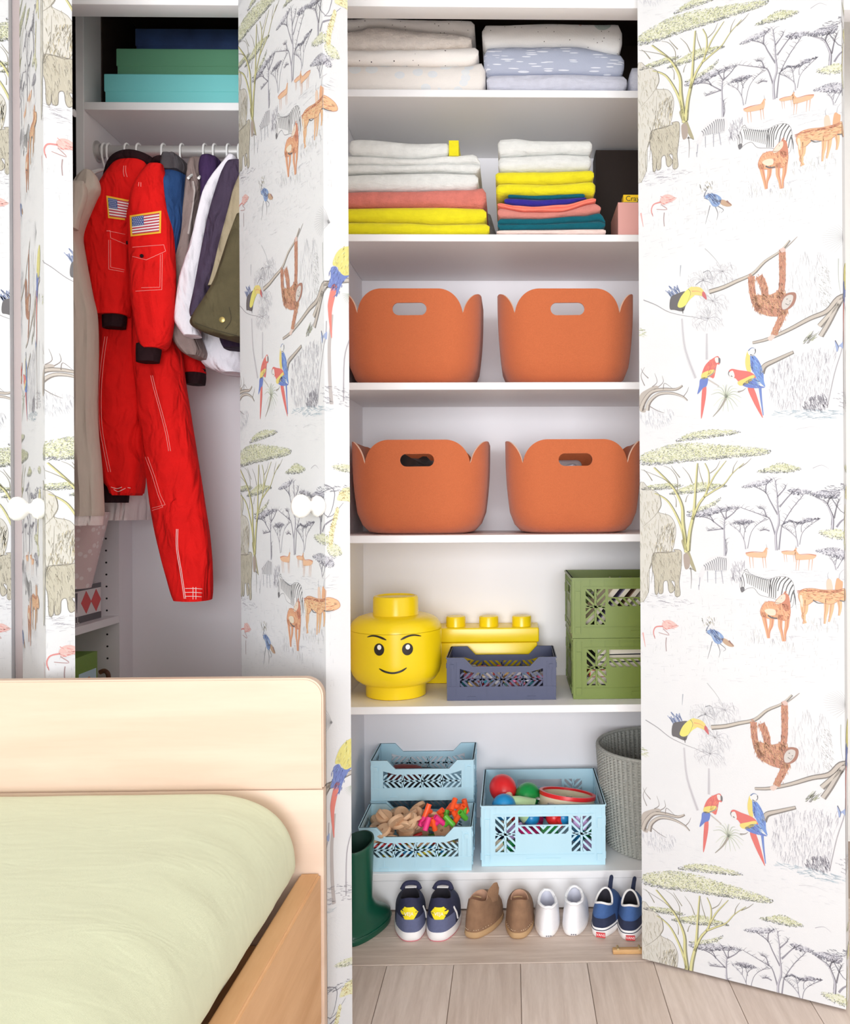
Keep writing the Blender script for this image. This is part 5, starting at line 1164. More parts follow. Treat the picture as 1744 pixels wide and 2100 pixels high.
M_cnavy = mat('navy_plastic', C(56,62,94), 0.42); M_cblue = mat('pale_blue_plastic', C(186,222,236), 0.4); M_cgreen = mat('olive_green_plastic', C(104,121,38), 0.42)
z5, z6 = SHELF[4] + 0.0005, SHELF[5] + 0.0005
xc = P(1029, 1400, 0.06).x; crate('navy plastic folding crate in front of the yellow brick container', 'mini', 0.287, 0.175, 0.113, M_cnavy, (xc, 0.06 + 0.0875, z5))
XN, YN = xc, 0.1475
xg = P(1176, 1380, 0.062).x + 0.2; crate('olive green folding crate standing on the shelf under the other green crate', 'midi', 0.40, 0.27, 0.160, M_cgreen, (xg, 0.062 + 0.135, z5))
crate('olive green folding crate stacked on top of the other green crate', 'midi', 0.40, 0.27, 0.160, M_cgreen, (xg - 0.002, 0.062 + 0.135, z5 + 0.1605))
xb1 = P(853, 1740, 0.02).x; crate('pale blue folding crate full of wooden toy discs', 'mini', 0.289, 0.175, 0.113, M_cblue, (xb1, 0.012 + 0.0875, z6))
xb2 = P(866, 1600, 0.2).x; crate('pale blue folding crate standing behind the crate of wooden discs', 'mini', 0.287, 0.17, 0.113, M_cblue, (xb2, 0.206 + 0.085, z6))
crate('pale blue folding crate raised on another crate behind the wooden discs', 'mini', 0.287, 0.17, 0.113, M_cblue, (xb2, 0.206 + 0.085, z6 + 0.1135))
xb3 = P(1115, 1700, 0.035).x; crate('tall pale blue folding crate holding maracas and a tambourine', 'midi', 0.323, 0.30, 0.158, M_cblue, (xb3, 0.035 + 0.15, z6))

# contents -----------------------------------------------------------------
rc_ = random.Random(11)
M_beech = wood('toy_beech', C(222,186,152), C(206,164,128), (6, 6, 6), 5.0, 0.6); M_or = mat('toy_orange', C(250,92,40), 0.4); M_pi = mat('toy_pink', C(236,50,130), 0.4); M_gr = mat('toy_green', C(90,180,50), 0.4); M_ye = mat('toy_yellow', C(232,214,60), 0.4); M_re = mat('toy_red', C(226,40,44), 0.3); M_bl = mat('toy_blue', C(30,140,200), 0.3); M_gn = mat('toy_deep_green', C(24,150,70), 0.25); M_cream2 = mat('toy_cream', C(240,226,196), 0.4)
def disc_mesh():
    mb = MB(); mb.lathe([(0.004, 0), (0.0215, 0), (0.0225, 0.0015), (0.0225, 0.0085), (0.0215, 0.010), (0.004, 0.010), (0.004, 0)], n=20, caps=False)
    return mb
dm = None
def rot_obj(o, p, e): o.location = p; o.rotation_euler = e
for k in range(46):
    if dm is None:
        o = obj('toy_disc', disc_mesh(), M_beech); dm = o
    else: o = dm.copy(); COL.objects.link(o)
    lay = k // 12; x = xb1 - 0.128 + rc_.random() * (0.17 if k > 20 else 0.2); y = 0.03 + rc_.random() * 0.13
    rot_obj(o, (x, y, z6 + 0.064 + lay * 0.0165 + 0.006 * rc_.random() - 0.014 * abs(x - xb1 + 0.05) / 0.1), (rc_.uniform(-1.1, 0.7), rc_.uniform(-0.9, 0.9), rc_.uniform(0, 3)))
    tag(o, 'round beech toy disc with a centre hole in the pale blue crate', 'toy disc', 'wooden discs in the pale blue crate')
def connector(M, p, e, L=0.036, lab='', grp=''):
    t = thing('toy_connector', lab, 'toy', p, 0, grp); t.rotation_euler = e
    mb = MB(); r = 0.0072
    mb.lathe([(r*.6, -L/2), (r, -L/2), (r, L/2), (r*.6, L/2), (r*.6, -L/2)], lambda x, y, z: (x, y, z), 14, caps=False); obj('stem', mb, M, t, local=True)
    mb = MB(); mb.lathe([(r*.6, 0.004), (r, 0.004), (r, L*.6), (r*.6, L*.6), (r*.6, 0.004)], lambda x, y, z: (z, x, y), 14, caps=False); obj('arm', mb, M, t, local=True)
for k, (M, px, py, Y, n) in enumerate(((M_or, 876, 1662, 0.07, 'orange'), (M_or, 900, 1668, 0.09, 'orange'), (M_or, 945, 1660, 0.06, 'orange'), (M_or, 955, 1652, 0.1, 'orange'), (M_or, 890, 1690, 0.05, 'orange'), (M_or, 920, 1660, 0.12, 'orange'), (M_or, 938, 1678, 0.06, 'orange'), (M_pi, 876, 1690, 0.035, 'pink'), (M_pi, 902, 1682, 0.05, 'pink'), (M_pi, 868, 1682, 0.06, 'pink'), (M_gr, 922, 1683, 0.05, 'green'), (M_gr, 950, 1672, 0.05, 'green'), (M_gr, 915, 1675, 0.09, 'green'), (M_or, 930, 1650, 0.08, 'orange'))):
    connector(M, P(px, py, Y), (rc_.uniform(-.8, .8), rc_.uniform(-.9, .9), rc_.uniform(0, 3)), 0.034, n + ' plastic toy connector among the wooden discs', n + ' toy connectors')
for k in range(26):
    M, n = rc_.choice(((M_ye, 'yellow'), (M_gr, 'green'), (M_re, 'red'), (M_bl, 'blue'), (M_beech, 'beech')))
    mb = MB(); L = rc_.uniform(0.05, 0.1); mb.tube([(-L/2, 0, 0), (L/2, 0, 0)], 0.0045, 8); o = obj('toy_rod', mb, M); tag(o, n + ' toy rod at the bottom of the crate of wooden discs', 'toy rod', n + ' toy rods')
    rot_obj(o, (xb1 + rc_.uniform(-.09, .09), rc_.uniform(0.03, 0.15), z6 + 0.012 + rc_.random() * 0.05), (0, rc_.uniform(-.3, .3), rc_.uniform(-.5, .5)))
blob('toy_figure', 'dark red toy lying in the raised pale blue crate', 'toy', mat('dark_red_toy', C(110,40,36), 0.6), (xb2 - 0.055, 0.26, z6 + 0.172), 0.05, 0.03, 0.03, 2)
blob('toy_bag', 'black pouch filling the raised pale blue crate', 'pouch', mat('black_pouch', C(40,34,36), 0.8), (xb2 - 0.03, 0.29, z6 + 0.148), 0.09, 0.06, 0.026, 7)
# maracas, tambourine and blocks
def maraca(label, M, c, r, tip):
    c, tip = Vector(c), Vector(tip); t = thing('maraca', label, 'maraca', tuple(c))
    d = (tip - c).normalized(); rot = d.to_track_quat('Z', 'Y').to_matrix()
    mb = MB(); mb.sphere(c, r, r, r * 1.22, 24, rot=rot); obj('head', mb, M, t, 60)
    mb = MB(); mb.tube([c + d * r * 1.1, c + d * r * 1.35, tip], [r*.36, r*.26, r*.22], 14); obj('handle', mb, M_cream2, t, 60)
maraca('red maraca leaning in the tall pale blue crate', M_re, P(1032, 1617, 0.18), 0.037, P(1058, 1655, 0.09))
maraca('green maraca beside the tambourine', M_gn, P(1082, 1632, 0.17), 0.035, P(1060, 1665, 0.09))
maraca('blue maraca against the front of the tall crate', M_bl, P(1034, 1655, 0.085), 0.033, P(1040, 1690, 0.16))
mb = MB(); a, b = P(1020, 1648, 0.13), P(1090, 1660, 0.10)
mb.lathe([(0.003, 0), (0.02, 0.03), (0.036, 0.075), (0.033, 0.0755), (0.001, 0.004)], lambda x, y, z: (P(1040,1632,.11).x + z * 0.8 + y * .5, 0.10 + x, P(1040,1632,.11).z + y * .85 - z * 0.5), 24); o = obj('toy_funnel', mb, mat('pale_green_toy', C(190,224,170), .4)); tag(o, 'pale green and white cone shaped toy between the maracas', 'toy')
tc0 = P(1163, 1640, 0.15); t = thing('tambourine', 'wooden tambourine with a red rim in the tall crate', 'tambourine', tuple(tc0))
rt = Matrix.Rotation(math.radians(7), 3, 'Y') @ Matrix.Rotation(math.radians(-9), 3, 'X')
def tf(x, y, z): v = rt @ Vector((x, y, z)); return tuple(tc0 + v)
mb = MB(); mb.lathe([(0.072, -0.024), (0.076, -0.024), (0.076, 0.014), (0.072, 0.014), (0.072, -0.024)], tf, 48, caps=False); obj('frame', mb, M_cream2, t)
mb = MB(); mb.lathe([(0.0745, 0.010), (0.078, 0.010), (0.078, 0.020), (0.070, 0.020), (0.070, 0.014)], tf, 48, caps=False); obj('rim', mb, M_re, t)
for k in range(7):
    a = 2*math.pi*k/7 - 2.2; mb = MB(); q = Vector((math.cos(a)*0.0775, math.sin(a)*0.0775, -0.004)); 
    mb.lathe([(0.001, -0.0035), (0.011, -0.002), (0.011, 0.002), (0.001, 0.0035)], lambda x, y, z, q=q: tf(q.x + x, q.y + y, q.z + z), 16); obj('jingle', mb, M_metal, t)
for k in range(26):
    M, n = rc_.choice(((M_re, 'red'), (M_bl, 'blue'), (M_gn, 'green'), (M_pi, 'pink'), (mat('lilac_toy', C(206,170,220), .4), 'lilac'), (M_cream2, 'cream'), (mat('navy_toy', C(36,50,90), .5), 'navy')))
    s = rc_.uniform(0.014, 0.024); o = obj('toy_block', bevel_box(-s, s, -s, s, -s*.7, s*.7, 0.003), M); tag(o, n + ' toy block low in the tall pale blue crate', 'toy block', n + ' toy blocks')
    rot_obj(o, (xb3 + (-0.125 + 0.028 * (k % 10)), 0.085 + 0.08 * (k // 13) + rc_.uniform(-.012, .012), z6 + 0.03 + 0.036 * ((k // 3) % 3)), (rc_.uniform(-.5, .5), rc_.uniform(-.5, .5), rc_.uniform(0, 3)))
for k, (dx, M, n) in enumerate(((-0.03, M_bl, 'blue'), (0.03, M_re, 'red'), (0.055, M_bl, 'blue'))):
    mb = MB(); mb.sphere((xb3 + dx, 0.09, z6 + 0.105), 0.022, n=18); o = obj('toy_ball', mb, M); tag(o, n + ' toy ball behind the handle slot of the tall pale blue crate', 'ball', n + ' toy balls')
# small bricks in the navy crate
bk = [(mat('brick_' + n, c, .35), n) for n, c in (('red', C(200,50,60)), ('white', C(230,226,230)), ('pink', C(226,120,160)), ('grey', C(150,150,160)), ('teal', C(60,150,170)), ('tan', C(200,170,120)))]
for k in range(60):
    M, n = bk[k % 6]; s = rc_.uniform(0.007, 0.011); o = obj('toy_brick', bevel_box(-s*1.5, s*1.5, -s, s, -s*.6, s*.6, 0.001, 1), M); tag(o, n + ' small toy brick inside the navy crate', 'toy brick', n + ' bricks in the navy crate')
    rot_obj(o, (XN + rc_.uniform(-.12, .12), YN + rc_.uniform(-.07, .05), z5 + 0.014 + 0.05 * rc_.random() ** 1.2), (rc_.uniform(-.6, .6), rc_.uniform(-.6, .6), rc_.uniform(0, 3)))
# books and papers in the green crates
def book(label, M, loc, dims, rot, group='books in the green crates'):
    t = thing('book', label, 'book', loc, 0, group); t.rotation_euler = rot; a, b, c = dims
    obj('cover', bevel_box(-a/2, a/2, -b/2, b/2, -c/2, c/2, 0.0008, 1), M, t, local=True)
    obj('pages', bevel_box(-a/2 + 0.003, a/2 + 0.0006, -b/2 - 0.0006, b/2 - 0.003, -c/2 + 0.0015, c/2 - 0.0015, 0, 1), mat('page_edges', C(234,224,206), .8), t, local=True)
zu = z5 + 0.1605
cols = [('cream', C(226,214,190)), ('grey violet', C(120,112,140)), ('brown', C(120,90,70)), ('white', C(238,236,232)), ('beige', C(206,186,160)), ('dark', C(60,54,60))]
for k in range(9):
    n, c = cols[k % 6]; book(n + ' book slanting in the upper green crate', mat('book_' + n, c, .6), (xg - 0.115 + 0.03 * k, 0.2, zu + 0.085), (0.013, 0.2, 0.14), (0, math.radians(40), 0), n + ' books')
for k in range(6):
    n, c = [('black', C(26,26,28)), ('white', C(238,236,232)), ('orange', C(226,110,66)), ('grey', C(150,150,150))][k % 4]; book(n + ' box lying in the lower green crate', mat('book_' + n, c, .5), (xg + 0.002, 0.2, z5 + 0.02 + 0.0205 * k), (0.34 - 0.01 * k, 0.2, 0.019), (0, 0, 0.02 * k), n + ' boxes')

# ------------------------------------------------------------------ yellow head container
M_yp = mat('glossy_yellow', C(247,214,20), 0.25); M_face = mat('face_black', C(36,28,24), 0.4); M_hl = mat('face_white', C(245,243,238), 0.4)
hx, hy = P(813, 1438, 0.143).x, 0.143
t = thing('head_container', 'round yellow head shaped storage container with a smiling face', 'container', (hx, hy, z5))
prof = [(0.078, 0), (0.081, 0.002), (0.0815, 0.03), (0.083, 0.034)]
mb = MB(); mb.lathe([(r, z5 + z) for r, z in prof] , lambda x, y, z: (hx + x, hy + y, z), 64); obj('base', mb, M_yp, t)
ZC = [(0.083, 0.034), (0.094, 0.037), (0.108, 0.047), (0.118, 0.062), (0.123, 0.08), (0.1235, 0.1), (0.1235, 0.180)]
ZL = [(0.1235, 0.1808), (0.1228, 0.186), (0.1195, 0.195), (0.1135, 0.204), (0.104, 0.211), (0.088, 0.2165), (0.066, 0.2185)]
mb = MB(); mb.lathe([(r, z5 + z) for r, z in ZC], lambda x, y, z: (hx + x, hy + y, z), 72); obj('head_body', mb, M_yp, t)
mb = MB(); mb.lathe([(r, z5 + z) for r, z in ZL], lambda x, y, z: (hx + x, hy + y, z), 72); obj('head_top', mb, M_yp, t)
ZS = [(0.0625, 0.218), (0.0615, 0.221), (0.0610, 0.262), (0.0585, 0.268), (0.052, 0.2695), (0.05, 0.266), (0.03, 0.266)]
mb = MB(); mb.lathe([(r, z5 + z) for r, z in ZS], lambda x, y, z: (hx + x, hy + y, z), 56); obj('lid_stud', mb, M_yp, t)
def hr(z):
    tab = ZC + ZL
    for (r0, z0), (r1, z1) in zip(tab, tab[1:]):
        if z <= z1: f = (z - z0) / (z1 - z0); return r0 + (r1 - r0) * f
    return tab[-1][0]
def face(pts, off):                                # face print given in photo pixels, wrapped on the head
    out = []
    for px, py in pts:
        q = P(px, py, hy - 0.12); z = q.z - z5; r = hr(z); dx = max(min(q.x - hx, r * 0.95), -r * 0.95)
        out.append((hx + dx * (r + off) / r, hy - math.sqrt(r*r - dx*dx) * (r + off) / r, q.z))
    return out
def facepoly(name, rows, M, off=0.0005):           # ribbon of left/right pairs
    vs, fs = [], []
    for a, b in rows: vs += face([a, b], off)
    fs = [(2*i, 2*i+1, 2*i+3, 2*i+2) for i in range(len(rows) - 1)]
    mb = MB(); mb.add(vs, fs); return obj(name, mb, M, t)
def ell(name, cx, cy, rx, ry, M, off):
    vs = face([(cx, cy)], off); n = 24
    for r in (0.5, 1): vs += face([(cx + rx*r*math.cos(2*math.pi*k/n), cy + ry*r*math.sin(2*math.pi*k/n)) for k in range(n)], off)
    fs = [(0, 1+k, 1+(k+1) % n) for k in range(n)] + [(1+k, 1+n+k, 1+n+(k+1) % n, 1+(k+1) % n) for k in range(n)]
    mb = MB(); mb.add(vs, fs); obj(name, mb, M, t)
for cx_ in (778, 835.5):
    ell('eye', cx_, 1332, 10.8, 12.6, M_face, 0.0006); ell('eye_glint', cx_ + 0.5, 1327.5, 4.4, 5.2, M_hl, 0.0010)
def arc(name, pts, w0, w1):
    q = catmull(pts, 6); rows = []; n = len(q)
    for i, p in enumerate(q):
        f = i / (n - 1); w_ = (w0 + (w1 - w0) * f) * min(1, 0.35 + 4 * min(f, 1 - f)); d = (q[min(i+1, n-1)] - q[max(i-1, 0)]).normalized(); nn = Vector((-d.y, d.x, 0))
        rows.append(((p.x + nn.x*w_, p.y + nn.y*w_), (p.x - nn.x*w_, p.y - nn.y*w_)))
    facepoly(name, rows, M_face, 0.0007)
arc('eyebrow', [(752,1308),(763,1304.5),(776,1305.5),(793,1312)], 1.2, 2.4); arc('eyebrow', [(822,1312),(836,1305.5),(849,1304),(862,1307.5)], 2.4, 1.2)
arc('smile', [(778,1371),(790,1377),(806,1380),(822,1377),(834,1370)], 2.0, 2.0)
# yellow brick container
Yb = 0.268; a0 = P(840, 1404, Yb).x; a1 = P(1105, 1404, Yb).x
t = thing('brick_container', 'yellow toy brick shaped storage container behind the navy crate', 'container', ((a0 + a1)/2, Yb + 0.06, z5))
zl0_, zl1_ = P(1000, 1318, Yb).z, P(1000, 1288, Yb).z
obj('container_body', bevel_box(a0 + 0.003, a1 - 0.003, Yb + 0.003, 0.374, z5, zl0_, 0.004, 2), M_yp, t); obj('lid', bevel_box(a0, a1 + 0.002, Yb, 0.377, zl0_ + 0.0005, zl1_, 0.004, 3), M_yp, t)
for cx_ in (868, 935.5, 1003, 1070.5):
    p = P(cx_, 1288, Yb + 0.05); r = 0.0285
    mb = MB(); mb.lathe([(r*1.02, zl1_ - 0.0005), (r, zl1_ + 0.002), (r, zl1_ + 0.025), (r*.94, zl1_ + 0.029), (r*.6, zl1_ + 0.0297)], lambda x, y, z, p=p: (p.x + x, Yb + 0.045 + y, z), 36); obj('stud', mb, M_yp, t)

# ------------------------------------------------------------------ wicker basket
wx, wy, wr1, wr0, wh = P(1225, 1530, 0.19).x + 0.178, 0.187, 0.178, 0.150, P(1225, 1528, 0.19).z - z6
M_wk = mat('grey_paper_weave', C(186,187,180), 0.85, 0.3, 160)
t = thing('woven_basket', 'tall round grey woven laundry basket beside the pale blue crates', 'basket', (wx, wy, z6))
NC, NR = 432, 72; rings = []
for i in range(NR + 1):
    f = i / NR; z = z6 + f * wh; r = wr0 + (wr1 - wr0) * (f ** 0.7); ring = []
    for j in range(NC):
        q = 2*math.pi*j/NC; row = i // 2; s = math.sin(q * 72); d = 0.0034 * s * (1 if i % 2 else 0.15) + (0.0016 if i % 2 else -0.0022)
        ring.append((wx + (r + d) * math.cos(q), wy + (r + d) * math.sin(q), z))
    rings.append(ring)
mb = MB(); mb.rings(rings, True, True, False); ins = [[(wx + (Vector((p[0]-wx, p[1]-wy, 0)).length - 0.006) * (p[0]-wx) / Vector((p[0]-wx, p[1]-wy, 0)).length, wy + (Vector((p[0]-wx, p[1]-wy, 0)).length - 0.006) * (p[1]-wy) / Vector((p[0]-wx, p[1]-wy, 0)).length, max(p[2], z6 + 0.004)) for p in r] for r in rings[::-1]]
mb.rings(ins, True, False, True); obj('woven_wall', mb, M_wk, t, 80)
mb = MB(); mb.tube([(wx + (wr1 - 0.002) * math.cos(2*math.pi*k/60), wy + (wr1 - 0.002) * math.sin(2*math.pi*k/60), z6 + wh + 0.001) for k in range(61)], 0.0052, 8); obj('rim', mb, M_wk, t)
# ------------------------------------------------------------------ shoes on the threshold (local: heel towards -y, toe towards +y)
def foot_outline(L, w, n=40, toe=1.0, side=0.0):
    pts = []
    for k in range(n):
        a = 2*math.pi*k/n - math.pi/2; y = math.sin(a); x = math.cos(a)
        ww = w/2 * (0.84 + 0.16 * max(0, math.sin((y + 1) * 1.35 - 0.4)))
        if y > 0.55: ww *= 1 - 0.10 * (y - 0.55)
        px = math.copysign(abs(x) ** 0.72, x) * ww + side * 0.006 * (y + 0.2)
        py = math.copysign(abs(y) ** 0.86, y) * L/2
        pts.append((px, py))
    return pts
def scale_out(o, s, z, dy=0.0): return [(x*s, (y - dy)*s + dy, z) for x, y in o]
def make_shoe(label, loc, rz, L, w, Hh, Ht, sole_h, M_sole, M_up, M_in, M_heel=None, heel_h=0.03, side=1, group=None, sole2=None, open0=0.26, opl=0.36):
    t = thing('shoe', label, 'shoe', loc, rz, group); o = foot_outline(L, w, side=side)
    mb = MB(); mb.rings([scale_out(o, .95, 0.0), scale_out(o, 1.0, 0.003), scale_out(o, 1.03, sole_h*.5), scale_out(o, 1.0, sole_h)]); obj('sole', mb, M_sole, t, 50, True)
    if sole2:
        mb = MB(); mb.rings([scale_out(o, .94, -0.0), scale_out(o, .985, 0.0), scale_out(o, .99, 0.0035)]); obj('outsole', mb, sole2, t, 50, True)
    yo = -L*0.5 + L * open0; lo = L * opl / 2 * 1.25; wo = w * 0.30; n = len(o); rings = []
    def opening(k):
        a = 2*math.pi*k/n - math.pi/2; x, y = math.cos(a), math.sin(a)
        z = Hh + (Ht - Hh) * max(0, y) ** 1.5 - 0.010 * (1 - abs(y)) + 0.004 * max(0, -y) ** 4
        return (x * wo, yo + y * lo, z)
    lv = [0, .12, .28, .46, .64, .82, 1.0]
    for s in lv:
        ring = []
        for k in range(n):
            ox, oy = o[k]; px, py, pz = opening(k); e = s ** 1.5
            yn = oy / (L/2); fr = max(0, yn)
            ez = s ** (0.85 + 0.2 * (1 - fr)) if fr < .3 else s ** 0.75 
            b = s ** 2.1
            ring.append(((ox*0.985) * (1-b) + px * b, (oy*0.985) * (1-b) + py * b, sole_h + (pz - sole_h) * ez))
        rings.append(ring)
    mb = MB(); mb.rings(rings, True, True, False); obj('upper', mb, M_up, t, 60, True)
    inn = [[(p[0]*.92, yo + (p[1]-yo)*.95, p[2] - 0.0005) for p in rings[-1]], [(p[0]*.86, yo + (p[1]-yo)*.9, p[2] - 0.012) for p in rings[-1]], [(p[0]*.8, yo + (p[1]-yo)*.85, sole_h + 0.006) for p in rings[-1]]]
    mb = MB(); mb.rings([rings[-1]] + inn, True, False, True); obj('lining', mb, M_in, t, 60, True)
    if M_heel:
        hm = MB(); q = []
        idx = [k % n for k in range(-n//5, n//5 + 1)]
        for li in range(0, 4):
            ring = rings[li]; q.append([(ring[k][0]*1.012, ring[k][1] - 0.0012, min(ring[k][2], sole_h + heel_h)) for k in idx])
        hm.rings(q, False, False, False); obj('heel_counter', hm, M_heel, t, 60, True)
    return t, rings, o
def surf_back(rings, z, fx):
    """point on the back of the shoe at height z and sideways fraction fx (-1..1)"""
    n = len(rings[0]); k = int(round(fx * n * 0.16)) % n
    for r0, r1 in zip(rings, rings[1:]):
        if r0[k][2] <= z <= r1[k][2]:
            f = (z - r0[k][2]) / max(r1[k][2] - r0[k][2], 1e-6); return Vector(r0[k]).lerp(Vector(r1[k]), f)
    return Vector(rings[-1][k])
M_sw = mat('sole_white', C(240,238,238), 0.6); M_navys = mat('sneaker_navy', C(44,46,76), 0.85, 0.15, 200); M_grn = mat('sneaker_blue_grey', C(98,104,138), 0.9, 0.1, 200); M_yh = mat('sneaker_yellow', C(246,226,30), 0.6)
M_suede = mat('brown_suede', C(146,112,86), 0.95, 0.2, 60, 0.2, 300); M_crepe = mat('crepe_sole', C(186,152,112), 0.85); M_wc = mat('white_canvas', C(238,238,242), 0.85, 0.03, 200); M_vb = mat('blue_canvas', C(62,96,152), 0.85, 0.15, 150); M_vn = mat('navy_suede', C(40,48,76), 0.9, 0.15, 100)
M_dk = mat('shoe_inside', C(40,38,48), 0.9); M_tan = mat('tan_inside', C(190,150,126), 0.9); M_gy = mat('grey_inside', C(196,198,212), 0.9)
def put(px, py, L): 
    p = PZ(px, py, 0.0005); return (p.x, p.y + L/2 + 0.002, 0.0008)
def decal_back(t, rings, zc, hw, hh, M, name, sides=6, off=0.0016):
    mb = MB(); pts = []
    for k in range(sides):
        a = 2*math.pi*k/sides; pts.append((math.cos(a), math.sin(a)))
    rr = []
    c = surf_back(rings, zc, 0)
    for s in (1.0, 0.5):
        ring = []
        for k in range(24):
            a = 2*math.pi*k/24; q = a / (2*math.pi) * sides; i = int(q) % sides; f = q - int(q)
            x = (pts[i][0]*(1-f) + pts[(i+1) % sides][0]*f) * s; y = (pts[i][1]*(1-f) + pts[(i+1) % sides][1]*f) * s
            n = len(rings[0]); zz = zc + y*hh; want = x*hw
            best = min((surf_back(rings, zz, fx/10) for fx in range(-14, 15)), key=lambda p: abs(p.x - want))
            ring.append((want, best.y - off - 0.0006 * (1 if s < 1 else 0), zz))
        rr.append(ring)
    mb.rings(rr, True, False, True); return obj(name, mb, M, t, 60, True)
def put_text(t, body, size, M, x, y, z, tilt=0.0):
    me = text_mesh(body, size, M); o = obj('lettering', me, M, t, 0, True); o.location = (x, y, z); o.rotation_euler = (math.pi/2 + tilt, 0, 0); return o
L = 0.144
for i, (px, lab) in enumerate(((836, 'navy sneaker with a yellow heel badge beside the green boot'), (904, 'navy sneaker with a yellow heel badge beside the brown moccasins'))):
    t, rg, o = make_shoe(lab, put(px, 1933, L), 0.05 if i == 0 else -0.05, L, 0.080, 0.099, 0.100, 0.022, M_sw, M_navys, M_dk, M_grn, 0.032, 1 if i else -1, 'navy sneakers', mat('pink_outsole', C(206,120,130), .8))
    decal_back(t, rg, 0.067, 0.0215, 0.0165, M_yh, 'heel_badge'); c = surf_back(rg, 0.067, 0)
    put_text(t, 'VEJA', 0.011, M_sw, 0, c.y - 0.0052, 0.0675, -0.18)
    mb = MB(); mb.tube(catmull([(-0.022, 0.0, 0.092), (-0.012, 0.008, 0.104), (0.012, 0.008, 0.104), (0.022, 0.0, 0.092)], 5), 0.006, 8); obj('strap', mb, M_navys, t, local=True)
    mb = MB(); mb.box(-0.014, 0.014, -0.006, 0.003, 0.0985, 0.1005); obj('inner_label', mb, M_sw, t, 0, True)
    for s in (1,):
        k = 12 if True else 0; mb = MB(); a, b = Vector(rg[1][9]), Vector(rg[4][8]); mb.tube([a + Vector((.001, 0, 0)), (a+b)/2 + Vector((.003, 0, 0)), b + Vector((.001, 0, 0))], 0.0022, 6); obj('side_stripe', mb, M_sw, t, local=True)
for i, (px, py, rz, lab) in enumerate(((982, 1929, -0.35, 'brown suede moccasin turned outward with its flap standing up'), (1066, 1928, 0.02, 'brown suede moccasin pointing straight at the plinth'))):
    t, rg, o = make_shoe(lab, put(px + (8 if i == 0 else 0), py, 0.14), rz, 0.142, 0.072, 0.090, 0.090, 0.016, M_crepe, M_suede, M_tan, None, side=1, group='brown moccasins')
    mb = MB()
    for k in range(22):
        f = -1 + 2*k/21; p = surf_back(rg, 0.0215, f * 1.3); mb.sphere(p + Vector((0, -0.0006, 0)), 0.0011, n=6)
    obj('seam_stitches', mb, mat('pale_thread', C(226,206,180), .8), t, local=True)
    mb = MB(); mb.tube(catmull([(-0.014, -0.03, 0.083), (-0.004, -0.034, 0.086), (0.006, -0.03, 0.083)], 4), 0.0016, 6); obj('lace', mb, M_crepe, t, local=True)
    if i == 0:
        mb = MB(); mb.rings([[(0.012, -0.02, 0.07), (0.03, -0.01, 0.066), (0.034, 0.01, 0.062), (0.016, 0.0, 0.07)], [(0.02, -0.018, 0.098), (0.034, -0.006, 0.104), (0.038, 0.01, 0.094), (0.024, 0.004, 0.096)], [(0.03, -0.008, 0.112), (0.034, -0.004, 0.113), (0.036, 0.002, 0.111), (0.032, 0.0, 0.111)]]); obj('flap', mb, M_suede, t, 60, True)
for i, (px, py, rz, lab) in enumerate(((1124, 1925, 0.03, 'white canvas plimsoll beside the brown moccasins'), (1184, 1922, -0.12, 'white canvas plimsoll beside the blue skate shoes'))):
    t, rg, o = make_shoe(lab, put(px, py, 0.132), rz, 0.134, 0.064, 0.074 + 0.005*i, 0.086, 0.014, M_sw, M_wc, M_gy, None, side=1, opl=0.42, group='white plimsolls')
    mb = MB(); c = surf_back(rg, 0.012, 0); 
    for s in (-1, 0, 1): mb.box(s*0.005 - 0.0016, s*0.005 + 0.0016, -0.0695, -0.0688, 0.005, 0.0075)
    obj('heel_marks', mb, mat('grey_mark', C(110,110,120), .7), t, 0, True)
    mb = MB(); q = [(0.021*math.cos(2*math.pi*k/24), -0.032 + 0.035*math.sin(2*math.pi*k/24), 0.073 + 0.005*i + 0.012*max(0, math.sin(2*math.pi*k/24))**1.5 + 0.004*noise.noise((k*.8, i, 0))) for k in range(25)]; mb.tube(q, 0.0036, 6); obj('collar', mb, M_wc, t, local=True)
for i, (px, py, rz, lab) in enumerate(((1251, 1925, -0.30, 'blue and navy skate shoe beside the white plimsolls'), (1302, 1930, -0.14, 'blue and navy skate shoe next to the wooden toggle'))):
    t, rg, o = make_shoe(lab, put(px, py, 0.135), rz, 0.14, 0.067, 0.078, 0.090, 0.024, M_sw, M_vb, M_dk, M_vn, 0.022, side=1, group='blue skate shoes')
    mb = MB(); q = [tuple(Vector(p) + Vector((0, 0, 0.001))) for p in rg[-1]]; mb.tube(q + [q[0]], 0.0026, 6); obj('white_piping', mb, M_sw, t, local=True)
    mb = MB(); oo = foot_outline(0.14, 0.067, side=1); mb.tube([(x*1.022, y*1.022, 0.0185) for x, y in oo] + [(oo[0][0]*1.022, oo[0][1]*1.022, 0.0185)], 0.0010, 5); obj('foxing_stripe', mb, M_vn, t, local=True)
    mb = MB(); mb.box(-0.011, 0.011, -0.0738, -0.0722, 0.003, 0.0145); obj('heel_tag', mb, mat('heel_red', C(206,60,66), .6), t, 0, True)
    put_text(t, 'VANS', 0.0085, M_sw, 0, -0.0741, 0.0088)
    mb = MB(); mb.tube(catmull([(0.008, 0.018, 0.078), (0.010, 0.016, 0.098), (0.012, 0.014, 0.112), (0.010, 0.012, 0.114), (0.007, 0.014, 0.100), (0.004, 0.016, 0.080)], 4), 0.0035, 8); obj('tongue', mb, M_vn, t, local=True)
